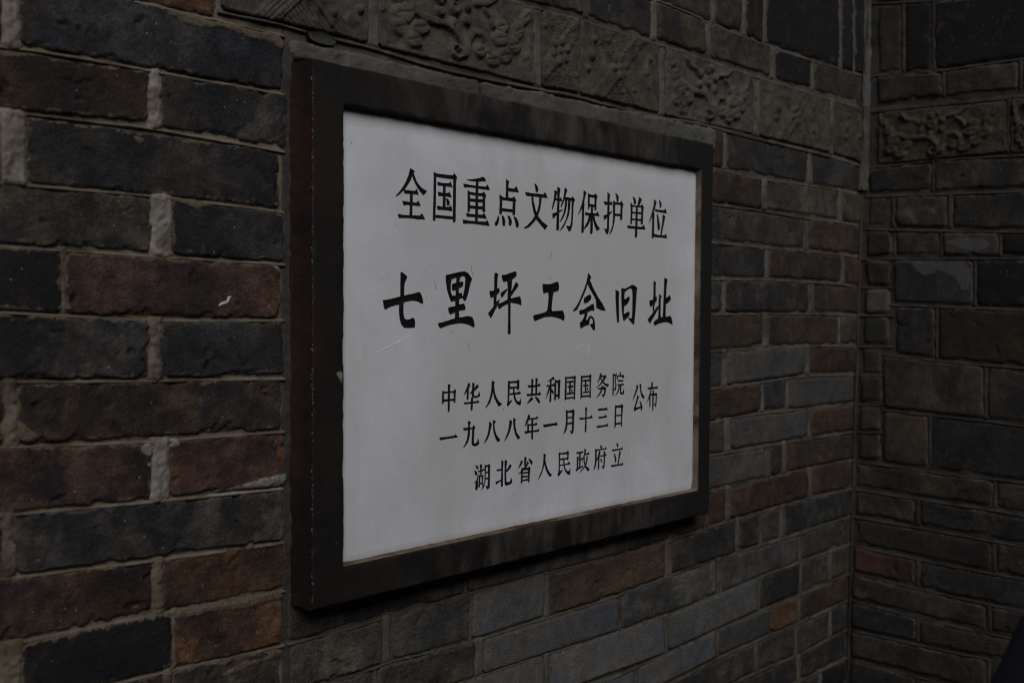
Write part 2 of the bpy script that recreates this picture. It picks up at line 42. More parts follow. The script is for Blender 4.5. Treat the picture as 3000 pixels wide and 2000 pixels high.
J1 = [[[[343.9,1826.3,343.8,1818.6],[362.3,1826.4,362.2,1818.6],[381.1,1826.5,381.1,1818.6],[400.5,1826.6,400.5,1818.6],[420.5,1826.7,420.4,1818.6],[441.0,1826.8,440.9,1818.6],[462.1,1826.9,462.1,1818.6],[483.9,1827.0,483.8,1818.6],[506.3,1827.1,506.3,1818.6],[529.4,1827.2,529.4,1818.5],[553.2,1827.2,553.2,1818.4],[577.8,1827.3,577.8,1818.3],[603.1,1827.3,603.1,1818.2],[629.3,1827.4,629.3,1818.1],[656.4,1827.4,656.4,1818.0],[684.4,1827.5,684.3,1817.9]],1],[[[343.2,1752.7,343.1,1745.1],[361.6,1754.4,361.6,1746.7],[380.5,1756.2,380.5,1748.3],[400.0,1757.2,399.9,1749.2],[420.0,1757.4,419.9,1749.3],[440.5,1757.5,440.5,1749.3],[461.7,1757.6,461.6,1749.3],[483.5,1757.8,483.4,1749.3],[505.9,1757.9,505.9,1749.3],[529.1,1758.1,529.0,1749.4],[552.9,1758.2,552.9,1749.4],[577.5,1758.4,577.5,1749.4],[602.9,1758.6,602.9,1749.4],[629.2,1758.7,629.2,1749.5],[656.3,1758.9,656.3,1749.5],[684.3,1759.1,684.3,1749.5]],1],[[[342.7,1692.7,342.6,1685.0],[361.1,1693.2,361.0,1685.4],[380.0,1693.7,379.9,1685.8],[399.5,1694.2,399.4,1686.2],[419.5,1694.8,419.4,1686.6],[440.1,1695.3,440.0,1687.1],[461.3,1695.9,461.2,1687.5],[483.1,1696.5,483.1,1688.0],[505.6,1697.1,505.6,1688.4],[528.8,1697.0,528.7,1688.3],[552.7,1696.2,552.6,1687.3],[577.3,1695.4,577.3,1686.4],[602.8,1694.5,602.7,1685.4],[629.0,1693.6,629.0,1684.3],[656.2,1692.7,656.2,1683.3],[684.2,1691.8,684.2,1682.1]],1],[[[342.0,1624.0,341.9,1616.3],[360.5,1624.2,360.4,1616.3],[379.4,1624.3,379.4,1616.4],[398.9,1624.5,398.9,1616.5],[419.0,1624.7,418.9,1616.6],[439.6,1624.9,439.6,1616.6],[460.8,1625.1,460.8,1616.7],[482.7,1625.3,482.7,1616.8],[505.2,1625.5,505.2,1616.9],[528.5,1625.3,528.4,1616.5],[552.4,1624.6,552.3,1615.7],[577.1,1623.9,577.0,1614.8],[602.6,1623.1,602.5,1613.9],[628.9,1622.3,628.9,1613.0],[656.1,1621.5,656.1,1612.0],[684.2,1620.7,684.2,1611.0]],1],[[[341.4,1563.7,341.4,1556.0],[359.9,1563.4,359.9,1555.6],[378.9,1563.1,378.8,1555.2],[398.4,1562.8,398.4,1554.7],[418.5,1562.5,418.5,1554.3],[439.2,1562.1,439.1,1553.8],[460.4,1561.8,460.4,1553.4],[482.3,1561.4,482.3,1552.9],[504.9,1561.1,504.9,1552.4],[528.1,1560.8,528.1,1551.9],[552.1,1560.5,552.1,1551.5],[576.9,1560.2,576.8,1551.1],[602.4,1559.8,602.4,1550.6],[628.7,1559.5,628.7,1550.1],[656.0,1559.2,656.0,1549.6],[684.1,1558.8,684.1,1549.1]],1],[[[340.9,1501.1,340.8,1493.4],[359.4,1500.2,359.3,1492.3],[378.4,1499.2,378.3,1491.3],[397.9,1498.3,397.9,1490.2],[418.0,1497.3,418.0,1489.0],[438.7,1496.2,438.7,1487.9],[460.0,1495.0,460.0,1486.6],[481.9,1493.8,481.9,1485.3],[504.5,1492.6,504.5,1483.9],[527.8,1492.0,527.8,1483.1],[551.8,1492.0,551.8,1483.1],[576.6,1492.1,576.6,1483.0],[602.2,1492.2,602.2,1482.9],[628.6,1492.3,628.6,1482.8],[655.9,1492.3,655.9,1482.8],[684.1,1492.4,684.1,1482.7]],1],[[[340.2,1433.7,340.2,1425.9],[358.8,1433.0,358.7,1425.1],[377.8,1432.4,377.7,1424.4],[397.4,1431.7,397.3,1423.5],[417.5,1431.0,417.5,1422.7],[438.3,1430.2,438.2,1421.9],[459.6,1429.5,459.5,1421.0],[481.6,1428.7,481.5,1420.1],[504.2,1427.9,504.2,1419.2],[527.5,1427.2,527.5,1418.4],[551.6,1426.6,551.5,1417.6],[576.4,1426.0,576.4,1416.9],[602.0,1425.4,602.0,1416.1],[628.5,1424.7,628.4,1415.3],[655.8,1424.1,655.8,1414.5],[684.0,1423.4,684.0,1413.6]],1],[[[339.6,1370.6,339.6,1362.8],[358.2,1369.7,358.1,1361.8],[377.3,1368.7,377.2,1360.7],[396.9,1367.7,396.8,1359.6],[417.1,1366.7,417.0,1358.4],[437.8,1365.6,437.8,1357.2],[459.2,1364.5,459.1,1356.0],[481.2,1363.4,481.1,1354.7],[503.9,1362.4,503.8,1353.6],[527.2,1362.1,527.2,1353.2],[551.3,1361.7,551.3,1352.7],[576.2,1361.4,576.1,1352.2],[601.8,1361.0,601.8,1351.7],[628.3,1360.7,628.3,1351.2],[655.7,1360.3,655.7,1350.7],[684.0,1359.9,684.0,1350.1]],1],[[[339.0,1303.7,338.9,1295.9],[357.6,1303.1,357.5,1295.1],[376.7,1302.4,376.7,1294.3],[396.4,1301.6,396.3,1293.5],[416.6,1300.9,416.5,1292.6],[437.4,1300.1,437.3,1291.7],[458.8,1299.4,458.7,1290.8],[480.8,1298.5,480.8,1289.9],[503.5,1297.7,503.5,1288.9],[526.9,1296.9,526.9,1288.0],[551.0,1296.1,551.0,1287.1],[575.9,1295.3,575.9,1286.1],[601.6,1294.5,601.6,1285.2],[628.2,1293.7,628.1,1284.1],[655.6,1292.8,655.6,1283.1],[683.9,1291.9,683.9,1282.0]],1],[[[338.4,1242.3,338.4,1234.4],[357.1,1241.3,357.0,1233.3],[376.2,1240.3,376.1,1232.2],[395.9,1239.3,395.8,1231.1],[416.1,1238.2,416.1,1229.9],[436.9,1237.1,436.9,1228.7],[458.4,1236.0,458.3,1227.4],[480.4,1234.8,480.4,1226.1],[503.2,1233.6,503.1,1224.8],[526.6,1232.5,526.6,1223.6],[550.8,1231.7,550.7,1222.6],[575.7,1230.8,575.7,1221.6],[601.4,1229.9,601.4,1220.5],[628.0,1229.0,628.0,1219.4],[655.5,1228.0,655.5,1218.3],[683.9,1227.0,683.9,1217.1]],1],[[[337.8,1176.2,337.8,1168.3],[356.5,1175.9,356.4,1167.9],[375.7,1175.6,375.6,1167.5],[395.4,1175.3,395.3,1167.0],[415.6,1174.9,415.6,1166.6],[436.5,1174.6,436.4,1166.2],[458.0,1174.3,457.9,1165.7],[480.1,1173.9,480.0,1165.2],[502.9,1173.6,502.8,1164.7],[526.3,1173.2,526.3,1164.2],[550.5,1172.6,550.5,1163.4],[575.5,1171.9,575.5,1162.6],[601.3,1171.2,601.3,1161.8],[627.9,1170.5,627.9,1161.0],[655.4,1169.8,655.4,1160.1],[683.8,1169.1,683.8,1159.2]],1],[[[337.2,1113.2,337.2,1105.3],[355.9,1112.7,355.9,1104.7],[375.1,1112.2,375.1,1104.0],[394.9,1111.6,394.8,1103.4],[415.2,1111.1,415.1,1102.7],[436.1,1110.5,436.0,1102.0],[457.6,1109.9,457.5,1101.3],[479.7,1109.3,479.7,1100.6],[502.5,1108.7,502.5,1099.8],[526.0,1108.1,526.0,1099.0],[550.3,1107.4,550.2,1098.2],[575.3,1106.6,575.2,1097.3],[601.1,1105.9,601.1,1096.4],[627.8,1105.1,627.7,1095.5],[655.3,1104.2,655.3,1094.5],[683.8,1103.4,683.8,1093.5]],1],[[[1572.7,1767.6,1572.9,1756.6],[1646.7,1765.4,1646.9,1754.1],[1725.0,1763.0,1725.3,1751.3],[1808.1,1764.1,1808.4,1752.1],[1896.3,1767.1,1896.7,1754.7],[1990.2,1769.2,1990.7,1756.5],[2090.5,1770.2,2091.0,1757.0],[2197.8,1771.2,2198.3,1757.5]],0],[[[1574.1,1701.1,1574.3,1690.1],[1648.1,1701.9,1648.4,1690.6],[1726.6,1702.8,1726.9,1691.1],[1809.8,1702.4,1810.1,1690.3],[1898.3,1700.4,1898.6,1688.0],[1992.4,1700.8,1992.8,1688.0],[2092.9,1702.1,2093.3,1688.9],[2200.4,1699.7,2200.9,1686.0]],0],[[[1575.6,1631.8,1575.8,1620.8],[1649.8,1631.6,1650.1,1620.2],[1728.4,1631.4,1728.7,1619.7],[1811.7,1631.6,1812.0,1619.5],[1900.3,1632.9,1900.6,1620.4],[1994.6,1633.1,1995.0,1620.2],[2095.3,1632.4,2095.7,1619.1],[2202.9,1631.7,2203.4,1618.0]],0],[[[1577.0,1564.9,1577.3,1553.8],[1651.3,1566.7,1651.6,1555.3],[1730.0,1568.7,1730.2,1556.9],[1813.4,1570.0,1813.7,1557.8],[1902.1,1569.7,1902.5,1557.2],[1996.6,1569.5,1997.0,1556.6],[2097.5,1569.2,2097.9,1555.9],[2205.5,1561.6,2206.0,1547.8]],0],[[[1578.4,1501.0,1578.6,1489.9],[1652.8,1501.8,1653.1,1490.4],[1731.6,1502.7,1731.9,1490.9],[1815.2,1503.4,1815.6,1491.3],[1904.1,1503.8,1904.5,1491.3],[1998.7,1503.6,1999.1,1490.7],[2099.8,1502.4,2100.2,1489.0],[2207.8,1501.0,2208.3,1487.1]],0],[[[1579.9,1432.9,1580.1,1421.7],[1654.4,1434.1,1654.7,1422.6],[1733.3,1435.5,1733.6,1423.6],[1817.1,1436.6,1817.4,1424.4],[1906.1,1437.2,1906.4,1424.7],[2000.9,1436.7,2001.3,1423.8],[2102.1,1435.2,2102.5,1421.8],[2210.3,1433.6,2210.8,1419.7]],0],[[[1581.3,1364.0,1581.6,1352.8],[1652.3,1366.1,1652.6,1354.6],[1727.2,1368.4,1727.5,1356.5],[1806.5,1370.9,1806.8,1358.7],[1890.4,1373.8,1890.8,1361.3],[1979.5,1374.9,1979.9,1361.9],[2074.4,1371.8,2074.9,1358.5],[2175.5,1368.6,2176.0,1354.8]],0],[[[1582.7,1302.7,1582.9,1291.4],[1653.7,1305.3,1654.0,1293.7],[1728.7,1308.0,1729.0,1296.1],[1808.2,1308.9,1808.5,1296.7],[1892.4,1307.0,1892.7,1294.4],[1981.7,1305.3,1982.1,1292.3],[2076.7,1305.1,2077.1,1291.7],[2177.8,1305.0,2178.3,1291.1]],0],[[[1583.9,1243.0,1584.2,1231.7],[1655.2,1243.0,1655.4,1231.4],[1730.4,1242.9,1730.7,1231.0],[1809.9,1242.8,1810.3,1230.6],[1894.2,1242.8,1894.6,1230.1],[1983.7,1242.5,1984.1,1229.5],[2078.8,1242.0,2079.3,1228.6],[2180.1,1241.4,2180.6,1227.5]],0],[[[1568.8,1176.0,1569.0,1164.8],[1641.7,1176.5,1642.0,1164.9],[1718.8,1176.9,1719.1,1165.0],[1800.5,1177.4,1800.8,1165.1],[1887.1,1179.7,1887.5,1167.0],[1979.3,1181.5,1979.7,1168.5],[2077.5,1179.6,2078.0,1166.1],[2182.5,1177.5,2183.0,1163.6]],0],[[[687.6,1101.0,687.6,1093.5],[717.8,1100.7,717.8,1093.1],[749.0,1100.3,749.0,1092.6],[781.4,1100.5,781.4,1092.6],[815.0,1101.2,815.0,1093.2],[849.8,1101.9,849.9,1093.7],[886.0,1102.6,886.1,1094.3],[923.6,1103.3,923.7,1094.8],[962.7,1104.0,962.8,1095.4],[1003.4,1104.5,1003.5,1095.7],[1045.9,1104.8,1045.9,1095.8],[1090.1,1105.1,1090.1,1095.9],[1136.2,1105.4,1136.3,1096.0],[1184.4,1104.8,1184.5,1095.2],[1234.7,1103.5,1234.9,1093.7],[1287.5,1102.2,1287.6,1092.1],[1342.7,1101.6,1342.9,1091.3],[1400.6,1102.6,1400.8,1092.1],[1461.4,1103.8,1461.6,1093.0],[1525.2,1108.0,1525.4,1096.9],[1592.5,1110.0,1592.7,1098.6],[1663.3,1112.0,1663.6,1100.3],[1738.1,1113.9,1738.4,1101.9],[1817.2,1115.9,1817.5,1103.6],[1900.9,1116.8,1901.3,1104.1],[1989.8,1116.1,1990.2,1103.0],[2084.2,1115.3,2084.7,1101.8],[2184.7,1114.5,2185.2,1100.6]],0],[[[687.6,1038.8,687.6,1031.3],[717.8,1038.4,717.8,1030.7],[749.1,1037.9,749.1,1030.2],[781.5,1038.6,781.5,1030.7],[815.1,1040.2,815.2,1032.2],[850.0,1041.8,850.1,1033.6],[886.3,1040.0,886.3,1031.6],[924.0,1038.0,924.0,1029.5],[963.2,1036.0,963.2,1027.4],[1003.9,1034.3,1004.0,1025.4],[1046.4,1034.8,1046.5,1025.8],[1090.7,1035.3,1090.8,1026.1],[1136.9,1035.9,1137.0,1026.5],[1185.2,1036.0,1185.3,1026.4],[1235.6,1036.0,1235.7,1026.1],[1288.4,1036.0,1288.5,1025.9],[1343.7,1036.5,1343.9,1026.2],[1401.7,1039.3,1401.8,1028.7],[1462.5,1042.5,1462.7,1031.6],[1526.5,1046.2,1526.7,1035.1],[1593.8,1046.3,1594.1,1034.9],[1664.9,1046.7,1665.1,1035.0],[1739.8,1048.3,1740.1,1036.2],[1819.0,1048.7,1819.4,1036.3],[1902.9,1048.3,1903.3,1035.5],[1991.9,1049.6,1992.3,1036.4],[2086.4,1051.8,2086.8,1038.3],[2186.9,1054.2,2187.4,1040.2]],0],[[[687.5,970.1,687.5,962.6],[717.8,972.7,717.8,965.1],[749.1,975.4,749.1,967.6],[781.6,978.2,781.6,970.3],[815.3,981.2,815.3,973.1],[850.2,983.9,850.3,975.7],[886.5,983.5,886.6,975.1],[924.3,983.0,924.3,974.5],[963.5,982.5,963.5,973.8],[1004.3,982.0,1004.4,973.1],[1046.9,981.5,1046.9,972.4],[1091.2,980.9,1091.3,971.6],[1137.5,980.3,1137.6,970.8],[1185.8,979.1,1185.9,969.5],[1236.4,977.6,1236.5,967.8],[1289.2,976.1,1289.4,966.0],[1344.7,974.8,1344.8,964.4],[1402.8,974.9,1402.9,964.2],[1463.8,974.9,1464.0,964.0],[1527.9,975.4,1528.1,964.3],[1595.3,977.1,1595.6,965.7],[1666.4,980.4,1666.7,968.6],[1741.4,985.4,1741.7,973.3],[1820.7,987.4,1821.0,975.0],[1904.7,988.0,1905.1,975.2],[1993.8,988.5,1994.2,975.4],[2088.5,989.1,2088.9,975.5],[2189.3,989.4,2189.8,975.4]],0],[[[819.4,938.7,819.4,930.6],[854.4,935.9,854.4,927.7],[890.7,933.0,890.7,924.6],[928.4,930.0,928.5,921.4],[967.7,926.9,967.7,918.1],[1008.5,923.6,1008.6,914.7],[1051.1,920.2,1051.2,911.1],[1095.5,916.7,1095.6,907.4],[1141.8,913.0,1141.9,903.5],[1190.1,909.2,1190.2,899.4],[1240.7,905.1,1240.8,895.2],[1293.6,901.6,1293.7,891.4],[1348.9,903.2,1349.1,892.8],[1407.0,904.8,1407.1,894.2],[1467.9,906.6,1468.1,895.7],[1531.9,909.3,1532.1,898.1],[1599.2,914.1,1599.4,902.6],[1670.1,916.4,1670.4,904.6],[1745.0,917.5,1745.3,905.4],[1824.2,918.6,1824.5,906.1],[1908.0,918.8,1908.4,906.0],[1996.9,920.2,1997.3,907.0],[2091.2,922.3,2091.7,908.7],[2191.6,924.5,2192.1,910.5]],0],[[[1004.4,843.4,1004.5,834.5],[1047.1,844.1,1047.2,834.9],[1091.6,844.7,1091.7,835.4],[1138.0,845.4,1138.1,835.9],[1186.5,846.1,1186.6,836.4],[1237.2,846.9,1237.3,836.9],[1290.3,847.7,1290.4,837.5],[1345.9,848.5,1346.0,838.1],[1404.2,849.3,1404.3,838.7],[1465.4,850.2,1465.6,839.3],[1529.7,852.3,1529.9,841.1],[1597.3,857.4,1597.6,845.9],[1668.7,860.1,1669.0,848.3],[1744.0,860.7,1744.4,848.6],[1823.7,861.4,1824.1,848.9],[1908.1,861.1,1908.5,848.2],[1997.6,861.8,1998.0,848.5],[2092.6,863.0,2093.1,849.3],[2193.8,864.2,2194.3,850.1]],0],[[[1230.6,781.9,1230.7,772.0],[1284.0,783.8,1284.1,773.7],[1339.9,785.9,1340.1,775.4],[1398.6,788.0,1398.8,777.3],[1460.2,790.2,1460.4,779.2],[1525.0,792.4,1525.3,781.2],[1593.3,794.6,1593.6,783.0],[1665.3,796.8,1665.6,785.0],[1741.3,799.2,1741.6,787.0],[1821.8,797.5,1822.2,785.0],[1907.2,793.9,1907.6,781.0],[1997.6,795.2,1998.0,781.9],[2093.7,797.5,2094.2,783.8],[2196.1,800.1,2196.6,785.9]],0],[[[1411.9,724.7,1412.1,713.9],[1472.9,727.8,1473.1,716.8],[1537.1,731.1,1537.3,719.8],[1604.6,734.5,1604.8,722.9],[1675.7,738.1,1675.9,726.2],[1750.7,741.4,1751.0,729.2],[1830.1,739.7,1830.4,727.2],[1914.1,738.0,1914.5,725.0],[2003.2,736.8,2003.6,723.4],[2097.8,735.5,2098.3,721.8],[2198.5,734.3,2199.0,720.1]],0],[[[983.5,1952.4,983.5,1942.1],[1023.8,1952.4,1023.8,1942.0],[1065.7,1952.7,1065.8,1942.0],[1109.4,1953.1,1109.5,1942.1],[1155.0,1954.9,1155.2,1943.7],[1202.6,1957.1,1202.8,1945.7],[1252.4,1958.2,1252.6,1946.5],[1304.5,1957.7,1304.7,1945.8],[1359.1,1957.2,1359.3,1945.0],[1416.4,1957.8,1416.6,1945.2],[1476.4,1959.7,1476.6,1946.9],[1539.6,1959.3,1539.8,1946.1],[1606.0,1958.2,1606.3,1944.7],[1676.1,1957.0,1676.4,1943.1],[1750.1,1956.4,1750.4,1942.1],[1828.2,1957.3,1828.6,1942.7],[1910.8,1958.3,1911.3,1943.2],[1998.5,1959.3,1999.0,1943.8],[2091.6,1960.5,2092.1,1944.5],[2190.7,1961.8,2191.3,1945.3]],0],[[[1214.9,2025.2,1215.1,2015.9],[1268.3,2026.3,1268.4,2016.7],[1324.2,2027.5,1324.4,2017.7],[1383.1,2028.7,1383.2,2018.6],[1444.9,2030.0,1445.1,2019.6],[1510.1,2028.9,1510.4,2018.3],[1579.1,2023.0,1579.3,2012.1],[1651.8,2022.3,1652.0,2011.1],[1728.7,2021.5,1729.0,2010.0],[1810.2,2021.2,1810.6,2009.3],[1896.7,2023.0,1897.1,2010.7],[1988.8,2025.0,1989.2,2012.4],[2086.8,2027.6,2087.2,2014.6],[2191.3,2034.3,2191.8,2020.8]],0],[[[596.2,1836.7,596.2,1828.4],[622.4,1837.5,622.4,1829.1],[649.5,1838.4,649.5,1829.8],[677.5,1839.2,677.5,1830.5],[706.4,1838.0,706.4,1829.1],[736.4,1837.3,736.4,1828.2],[767.5,1837.4,767.5,1828.2],[799.6,1837.5,799.6,1828.2],[833.0,1836.2,833.0,1826.6],[867.6,1834.3,867.7,1824.6],[903.6,1832.4,903.6,1822.4],[941.0,1831.7,941.0,1821.6],[979.8,1831.6,979.9,1821.3],[1020.3,1832.2,1020.4,1821.7],[1062.4,1833.5,1062.5,1822.8],[1106.4,1834.9,1106.5,1823.9],[1152.2,1836.5,1152.3,1825.3],[1200.1,1838.3,1200.2,1826.8],[1250.1,1837.7,1250.3,1826.0],[1302.5,1836.5,1302.7,1824.5],[1357.5,1835.3,1357.7,1823.0],[1415.0,1835.6,1415.2,1823.0],[1475.4,1838.7,1475.7,1825.8],[1538.9,1842.0,1539.2,1828.8],[1605.8,1841.2,1606.1,1827.7],[1676.4,1840.5,1676.7,1826.5],[1750.8,1840.1,1751.2,1825.8],[1829.5,1840.3,1829.9,1825.6],[1912.9,1840.5,1913.3,1825.3],[2001.2,1840.7,2001.7,1825.1],[2095.2,1838.5,2095.8,1822.4],[2195.4,1834.4,2196.0,1817.8]],2]]
J2 = [[[[-1045.6,2192.6,-1045.2,2181.8],[-993.2,2184.0,-992.8,2173.4],[-942.4,2175.7,-942.1,2165.3],[-893.3,2167.6,-893.0,2157.4],[-845.7,2161.3,-845.4,2151.2],[-799.5,2155.2,-799.2,2145.3],[-754.7,2149.2,-754.4,2139.5],[-711.1,2143.5,-710.9,2133.9],[-668.9,2137.9,-668.6,2128.4]],0],[[[-1040.6,2030.0,-1040.2,2019.4],[-988.3,2025.7,-988.0,2015.2],[-937.8,2021.5,-937.5,2011.2],[-888.8,2017.5,-888.5,2007.3],[-841.3,2016.4,-841.0,2006.4],[-795.3,2015.6,-795.0,2005.7],[-750.7,2014.7,-750.4,2005.0],[-707.4,2013.9,-707.1,2004.3],[-665.3,2013.1,-665.0,2003.7]],0],[[[-1038.5,1964.2,-1037.7,1937.1],[-986.4,1962.1,-985.6,1935.4],[-935.9,1960.0,-935.1,1933.7],[-887.0,1958.0,-886.2,1932.1],[-839.5,1956.0,-838.8,1930.5],[-793.5,1954.1,-792.8,1929.0],[-748.9,1951.9,-748.1,1927.1],[-705.5,1949.4,-704.8,1925.0],[-663.4,1947.1,-662.7,1923.0]],0],[[[-1034.3,1825.8,-1034.0,1815.2],[-982.3,1826.7,-982.0,1816.2],[-931.9,1827.6,-931.6,1817.3],[-883.1,1828.4,-882.8,1818.3],[-835.7,1826.8,-835.4,1816.9],[-789.7,1825.1,-789.4,1815.3],[-745.1,1823.1,-744.8,1813.4],[-701.7,1820.8,-701.5,1811.2],[-659.6,1818.5,-659.4,1809.1]],0],[[[-1032.5,1766.7,-1032.0,1751.5],[-980.4,1764.2,-979.9,1749.2],[-929.9,1761.7,-929.5,1747.0],[-881.0,1759.3,-880.6,1744.8],[-833.6,1757.4,-833.2,1743.1],[-787.6,1755.5,-787.2,1741.5],[-743.0,1753.7,-742.6,1739.9],[-699.7,1752.0,-699.3,1738.4],[-657.7,1750.3,-657.3,1736.9]],0],[[[-1030.2,1693.6,-1029.8,1679.4],[-978.1,1689.5,-977.7,1675.5],[-927.6,1685.5,-927.2,1671.7],[-878.7,1681.6,-878.3,1668.0],[-831.3,1678.4,-830.9,1665.1],[-785.3,1675.5,-784.9,1662.3],[-740.6,1672.6,-740.3,1659.6],[-697.3,1669.8,-697.0,1657.0],[-655.2,1667.0,-654.9,1654.5]],0],[[[-1041.1,1114.1,-1040.6,1099.6],[-990.9,1112.9,-990.5,1098.7],[-942.3,1111.9,-941.9,1097.9],[-895.1,1110.8,-894.7,1097.0],[-849.3,1109.9,-848.9,1096.3],[-804.8,1109.4,-804.4,1096.0],[-761.6,1108.9,-761.2,1095.7],[-719.6,1106.9,-719.2,1093.9],[-678.6,1104.2,-678.3,1091.4],[-638.9,1101.7,-638.5,1089.0]],0],[[[-1039.2,1051.6,-1038.8,1039.1],[-989.0,1050.5,-988.6,1038.2],[-940.4,1049.4,-940.0,1037.3],[-893.2,1048.4,-892.9,1036.4],[-847.4,1047.3,-847.1,1035.5],[-802.9,1045.8,-802.6,1034.2],[-759.7,1044.4,-759.4,1032.9],[-717.7,1043.4,-717.4,1032.0],[-676.8,1042.5,-676.5,1031.3],[-637.1,1041.6,-636.8,1030.6]],0],[[[-1037.2,987.7,-1036.7,973.2],[-987.0,985.9,-986.6,971.7],[-938.4,984.2,-938.0,970.2],[-891.2,982.6,-890.8,968.8],[-845.4,981.2,-845.0,967.6],[-801.0,980.7,-800.6,967.2],[-757.8,980.1,-757.4,966.9],[-715.8,979.4,-715.4,966.4],[-675.0,978.7,-674.6,965.8],[-635.3,978.0,-634.9,965.3]],0],[[[-1035.3,926.4,-1034.9,912.8],[-985.2,924.1,-984.7,910.7],[-936.5,921.9,-936.1,908.6],[-889.3,919.7,-888.9,906.7],[-843.5,917.8,-843.2,905.0],[-799.1,916.8,-798.7,904.1],[-755.9,915.8,-755.5,903.3],[-713.9,914.8,-713.6,902.5],[-673.1,913.8,-672.7,901.7],[-633.4,912.9,-633.0,900.9]],0],[[[-1033.3,863.3,-1032.9,849.7],[-983.2,861.6,-982.8,848.1],[-934.6,859.8,-934.2,846.6],[-887.5,858.2,-887.1,845.1],[-841.7,856.8,-841.3,843.9],[-797.3,856.3,-796.9,843.7],[-754.1,855.9,-753.8,843.4],[-712.2,855.5,-711.8,843.2],[-671.4,855.2,-671.0,843.1],[-631.7,854.9,-631.4,843.0]],0],[[[-1031.3,798.6,-1030.9,784.9],[-981.3,799.3,-980.9,785.8],[-932.8,800.0,-932.4,786.7],[-885.7,800.7,-885.4,787.6],[-840.1,801.4,-839.7,788.5],[-795.7,802.3,-795.3,789.6],[-752.6,803.2,-752.2,790.7],[-710.7,804.2,-710.3,791.9],[-669.9,805.4,-669.6,793.2],[-630.3,806.5,-630.0,794.5]],0],[[[-1029.3,733.4,-1028.9,719.7],[-979.3,732.7,-978.9,719.3],[-930.8,732.1,-930.4,718.9],[-883.7,731.5,-883.3,718.5],[-838.0,731.3,-837.6,718.5],[-793.6,732.7,-793.2,720.1],[-750.5,734.0,-750.2,721.6],[-708.6,735.3,-708.3,723.0],[-667.9,736.6,-667.6,724.5],[-628.3,737.8,-628.0,725.9]],0],[[[-986.8,1525.8,-986.3,1512.3],[-940.5,1523.8,-940.1,1510.6],[-895.6,1521.9,-895.2,1508.9],[-852.0,1520.1,-851.6,1507.2],[-809.5,1518.3,-809.1,1505.6],[-768.2,1516.6,-767.8,1504.1],[-728.0,1514.9,-727.6,1502.6],[-688.9,1513.3,-688.5,1501.1],[-650.7,1511.8,-650.4,1499.7]],0],[[[-983.4,1416.6,-983.0,1403.1],[-937.2,1412.5,-936.8,1399.3],[-892.2,1408.6,-891.8,1395.5],[-848.5,1405.5,-848.1,1392.6],[-806.1,1403.4,-805.7,1390.7],[-764.8,1401.4,-764.4,1388.9],[-724.6,1399.5,-724.2,1387.2],[-685.5,1397.8,-685.1,1385.6],[-647.4,1396.0,-647.0,1384.0]],0],[[[-979.7,1294.2,-979.3,1280.8],[-933.5,1292.9,-933.1,1279.7],[-888.7,1291.6,-888.3,1278.6],[-845.1,1290.3,-844.7,1277.4],[-802.7,1288.9,-802.3,1276.2],[-761.4,1287.5,-761.1,1275.0],[-721.3,1285.3,-720.9,1273.0],[-682.1,1283.0,-681.8,1270.8],[-644.0,1280.7,-643.7,1268.7]],0],[[[-1047.2,1625.0,-1046.8,1612.8],[-964.4,1623.4,-964.1,1611.5]],0],[[[-1045.3,1562.2,-1044.9,1550.0],[-962.5,1560.8,-962.2,1549.0]],0],[[[-1043.4,1499.7,-1043.0,1487.5],[-960.7,1500.2,-960.3,1488.3]],0],[[[-1041.2,1430.4,-1040.8,1418.3],[-958.6,1432.7,-958.3,1420.8]],0],[[[-1039.3,1367.0,-1038.9,1354.8],[-956.7,1370.8,-956.4,1359.0]],0],[[[-1037.2,1301.2,-1036.9,1289.1],[-954.8,1306.7,-954.4,1294.9]],0],[[[-1035.3,1239.4,-1035.0,1227.2],[-953.0,1246.4,-952.6,1234.6]],0],[[[-1038.9,1173.9,-1038.5,1161.7],[-989.4,1174.7,-989.0,1162.7],[-941.2,1172.9,-940.9,1161.1],[-894.5,1170.5,-894.1,1158.8],[-849.1,1169.6,-848.8,1158.1],[-805.1,1169.5,-804.7,1158.2],[-762.3,1169.3,-761.9,1158.2],[-720.7,1169.2,-720.3,1158.2],[-680.2,1169.1,-679.9,1158.2],[-640.8,1168.9,-640.5,1158.2]],0],[[[-966.7,1624.2,-966.4,1612.3],[-917.9,1622.6,-917.6,1610.9],[-870.6,1621.0,-870.2,1609.5],[-824.6,1619.5,-824.3,1608.2],[-780.0,1618.0,-779.7,1606.9],[-736.7,1616.6,-736.4,1605.6],[-694.6,1615.2,-694.3,1604.4],[-653.7,1613.9,-653.4,1603.2]],0]]
